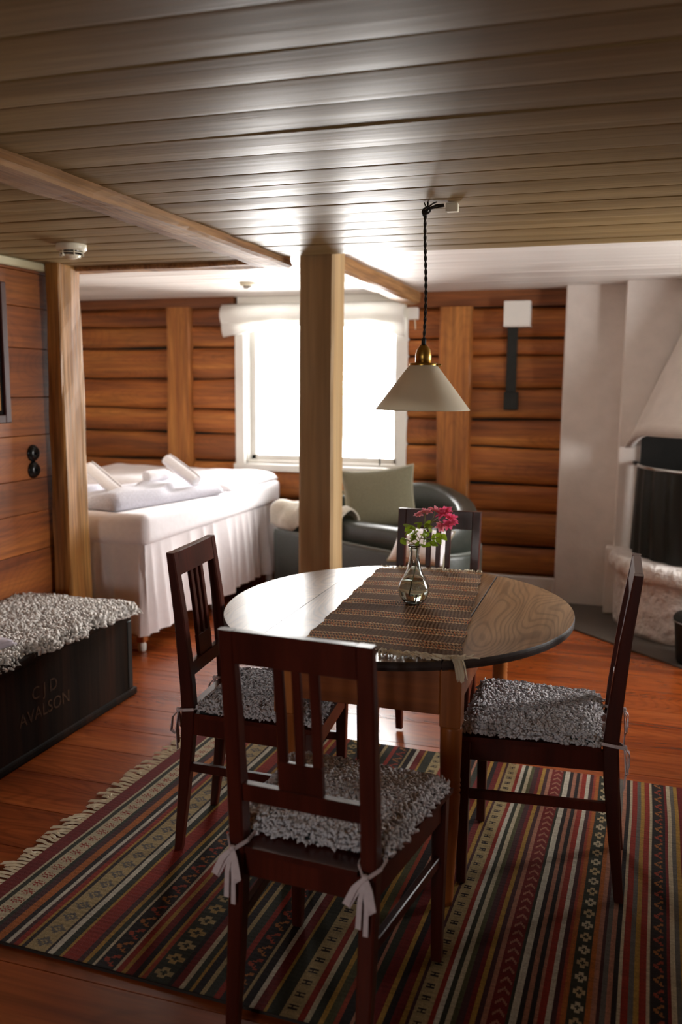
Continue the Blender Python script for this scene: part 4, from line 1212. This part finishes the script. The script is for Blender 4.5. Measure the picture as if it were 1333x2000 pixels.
def pillow(name, w, h, th, mat, loc, rot, seed, **kw):
    n = 30; g = np.linspace(-1, 1, n); U_, Vv = np.meshgrid(g, g, indexing='ij')
    pin = 1 - .10 * (1 - np.abs(Vv) ** 2) * np.abs(U_) ** 3; pin2 = 1 - .10 * (1 - np.abs(U_) ** 2) * np.abs(Vv) ** 3
    x = U_ * w / 2 * pin; y = Vv * h / 2 * pin2
    t = th / 2 * np.clip((1 - U_ ** 2), 0, 1) ** .45 * np.clip(1 - Vv ** 2, 0, 1) ** .45 + .004 * wob(x * 15, y * 15, seed, 1.0) * (1 - np.maximum(np.abs(U_), np.abs(Vv)))
    e = empty(name, loc, **kw); e.rotation_euler = rot
    V1 = np.stack([x, y, t], -1); V2 = np.stack([x, y, -t], -1)
    parts = []
    me = grid_mesh(V1, name); me2 = grid_mesh(V2[::-1], name)
    bm = bmesh.new(); bm.from_mesh(me); bm.from_mesh(me2); bmesh.ops.remove_doubles(bm, verts=bm.verts[:], dist=.0005); me = bm_mesh(bm, name)
    link('cover', me, mat, e, smooth=True)
    bd = [V1[i_, 0] for i_ in range(n)] + [V1[-1, j] for j in range(1, n)] + [V1[i_, -1] for i_ in range(n - 2, -1, -1)] + [V1[0, j] for j in range(n - 2, -1, -1)]
    link('piping', vf_mesh([tube_np([tuple(q) for q in bd], .005, 6)], 'piping'), 'cushion_piping', e, smooth=True)
    return e
pillow('scatter_cushion', .50, .44, .15, 'cushion_olive', (-1.50, 5.62, .75), (math.radians(68), math.radians(-6), math.radians(14)), 3, label='large olive grey square cushion standing in the leather armchair', cat='cushion')
pillow('scatter_cushion', .34, .30, .12, 'leather', (-2.02, 5.87, .655), (math.radians(65), math.radians(10), math.radians(-20)), 4, label='small dark cushion beside the cream throw on the armchair', cat='cushion')
# cream throw over the end of the near arm
def arm_throw(u, v):
    # u along the arm, v across (outside to inside)
    k = u * .36; p = np.zeros(u.shape + (3,))
    for i_ in range(u.shape[0]):
        q = catmull(ctrl, 200); 
        a = q[int(round(k[i_, 0] * 90))]; b2 = q[int(round(k[i_, 0] * 90)) + 2]; t = Vector((b2.x - a.x, b2.y - a.y, 0)).normalized(); nr_ = Vector((t.y, -t.x, 0))
        for j in range(u.shape[1]):
            s_ = (v[i_, j] - .5) * (.40 + .06 * math.sin(u[i_, j] * 7))
            R_ = .085; an = max(-PI / 2, min(PI / 2, s_ / R_)); rest = max(0, abs(s_) - R_ * PI / 2)
            off, dz = R_ * math.sin(an), .045 - R_ * (1 - math.cos(an)) - rest
            ww = .022 * math.sin(u[i_, j] * 9 + v[i_, j] * 6) + .012 * math.sin(u[i_, j] * 21 - v[i_, j] * 4) + .006 * math.sin(v[i_, j] * 23)
            p[i_, j] = (a.x + nr_.x * (off + math.copysign(max(0, ww) + .004, off)) - t.x * .05, a.y + nr_.y * (off + math.copysign(max(0, ww) + .004, off)) - t.y * .05, a.z + dz + abs(ww) * .8 + .012 * math.sin(u[i_, j] * 7 + 1) ** 2)
    return p
cloth('arm_throw', dict(label='cream knitted throw draped over the armchair end next to the bed', cat='throw'), arm_throw, 28, 18, 'throw_cream', .012, (0, 0, 0))
def sheep2(u, v):
    x = (u - .5) * .34; y = (v - .5) * .22
    e = np.clip(np.minimum(np.minimum(u, 1 - u), np.minimum(v, 1 - v)) / .2, 0, 1)
    z = .05 * np.sqrt(1 - (1 - e) ** 2) + .010 * wob(x * 20, y * 20, 91, 1.0) * e
    return np.stack([x, y, z], -1)
white_seat = pillow('scatter_cushion', .36, .24, .12, 'towel', (-1.06, 4.925, .575), (math.radians(50), 0, math.radians(-14)), 8, label='white cushion resting on the low armchair ledge by the log wall', cat='cushion')

# ------------------------------------------------------------------ small wall and ceiling things
det = empty('smoke_detector', (-2.285, 3.36, Z1L), label='white slotted smoke detector on the low ceiling near the plank wall', cat='smoke detector')
lathe('base', [(0, .004), (.062, .004), (.064, 0), (.064, -.022), (.058, -.028), (0, -.028)], 'plastic_white', det, 36)
lathe('grille', [(.046, -.026), (.044, -.045), (.0, -.045)], 'bakelite', det, 30)
for z, r_ in ((-.034, .050), (-.043, .043)):
    lathe('ring', [(r_ - .006, z), (r_, z), (r_, z - .004), (r_ - .006, z - .004), (r_ - .006, z)], 'plastic_white', det, 30)
for k in range(6):
    a = k * PI / 3 + .3; box('rib', (.046 * math.cos(a), .046 * math.sin(a), -.038), (.012, .004, .026), 'plastic_white', det, rot=(0, 0, a))
lathe('cap', [(0, -.062), (.018, -.060), (.030, -.054), (.038, -.046), (.036, -.044), (0, -.044)], 'plastic_white', det, 30)
d2 = empty('ceiling_rose', (-2.39, 5.5, Z2), label='small round white fitting on the pale ceiling over the bed', cat='ceiling fitting')
lathe('body', [(0, .002), (.055, .002), (.055, -.018), (.045, -.022), (0, -.022)], 'plastic_white', d2, 30)
lathe('cap', [(0, -.04), (.03, -.038), (.035, -.021), (0, -.021)], 'steel', d2, 24)

sw = None
for z, lab in ((1.150, 'upper round black wall switch on the plank wall by the post'), (1.066, 'lower round black wall switch on the plank wall by the post')):
    e = empty('wall_switch', (XL, 3.735, z), label=lab, cat='switch', group='round black switches')
    e.rotation_euler = (0, PI / 2, 0)
    lathe('plate', [(0, 0), (.043, 0), (.043, .006), (.040, .010), (.030, .022), (.022, .024), (0, .024)], 'bakelite', e, 32)
    box('toggle', (0, 0, .030), (.012, .022, .014), 'bakelite', e, .003)

pic = empty('framed_picture', (XL, 3.30, 1.64), label='tall picture in a dark red wooden frame on the plank wall', cat='picture')
PW, PH = .50, .66
for (yy, zz_, sy, sz) in ((PW / 2 - .02, 0, .04, PH), (-PW / 2 + .02, 0, .04, PH), (0, PH / 2 - .02, PW - .08, .04), (0, -PH / 2 + .02, PW - .08, .04)):
    box('frame', (.016, yy, zz_), (.032, sy, sz), 'frame_wood', pic, .004)
box('inner_frame', (.010, 0, 0), (.016, PW - .08, PH - .08), 'bakelite', pic, .002)
box('print', (.0185, 0, 0), (.002, PW - .12, PH - .12), 'print_ochre', pic)

wl = empty('wall_lamp', (-.703, YB - .05, 0), label='white box wall lamp on a long black iron strap', cat='wall lamp')
shade_ = box('lamp_shade', (0, -.05, 2.0), (.18, .12, .175), 'white_paint', wl, .006, 2)
box('shade_rim', (0, -.05, 1.918), (.184, .124, .012), 'white_paint', wl, .003)
box('iron_strap', (-.035, -.008, 1.66), (.072, .014, .54), 'black_iron', wl, .003)
box('base_plate', (-.03, -.012, 1.40), (.10, .03, .13), 'black_iron', wl, .006)

jb = empty('junction_box', (-1.455, YB - .06, 2.02), label='small white electrical box on the logs by the window corner', cat='electrical box')
box('body', (0, 0, 0), (.075, .05, .085), 'white_paint', jb, .006, 2)
tube('wire', [(.01, .01, -.04), (.012, .02, -.09), (.01, .03, -.13)], .004, 'plastic_white', jb)

# window valance: softly gathered sheer
vn = empty('window_valance', (0, YB - .09, 0), label='white gathered fabric blind pulled up at the top of the window', cat='curtain')
def valance_piece(name, zt, zb_fn, amp, y0, seed):
    nu_, nv_ = 120, 16; P = np.zeros((nu_, nv_, 3))
    for k in range(nu_):
        t = k / (nu_ - 1); x = -2.96 + t * 1.45; zb_ = zb_fn(t)
        for j in range(nv_):
            s_ = j / (nv_ - 1); z = zt + (zb_ - zt) * s_
            bulge = amp * math.sin(PI * s_) ** .7 + .008 * math.sin(t * 40 + s_ * 3 + seed) * s_
            P[k, j] = (x, y0 - bulge, z + .006 * math.sin(t * 23 + seed) * s_)
    o = link(name, grid_mesh(P, name), 'sheer', vn, smooth=True); sm = o.modifiers.new('thick', 'SOLIDIFY'); sm.thickness = .004
sag = lambda t: abs(2 * t - 1) ** 2.2
valance_piece('upper_fold', 2.105, lambda t: 1.985 - .045 * sag(t), .05, 0, 1)
valance_piece('lower_fold', 2.00, lambda t: 1.945 - .085 * sag(t), .035, .012, 2)
tube('curtain_rail', [(-2.97, .01, 2.105), (-1.50, .01, 2.105)], .008, 'white_paint', vn)
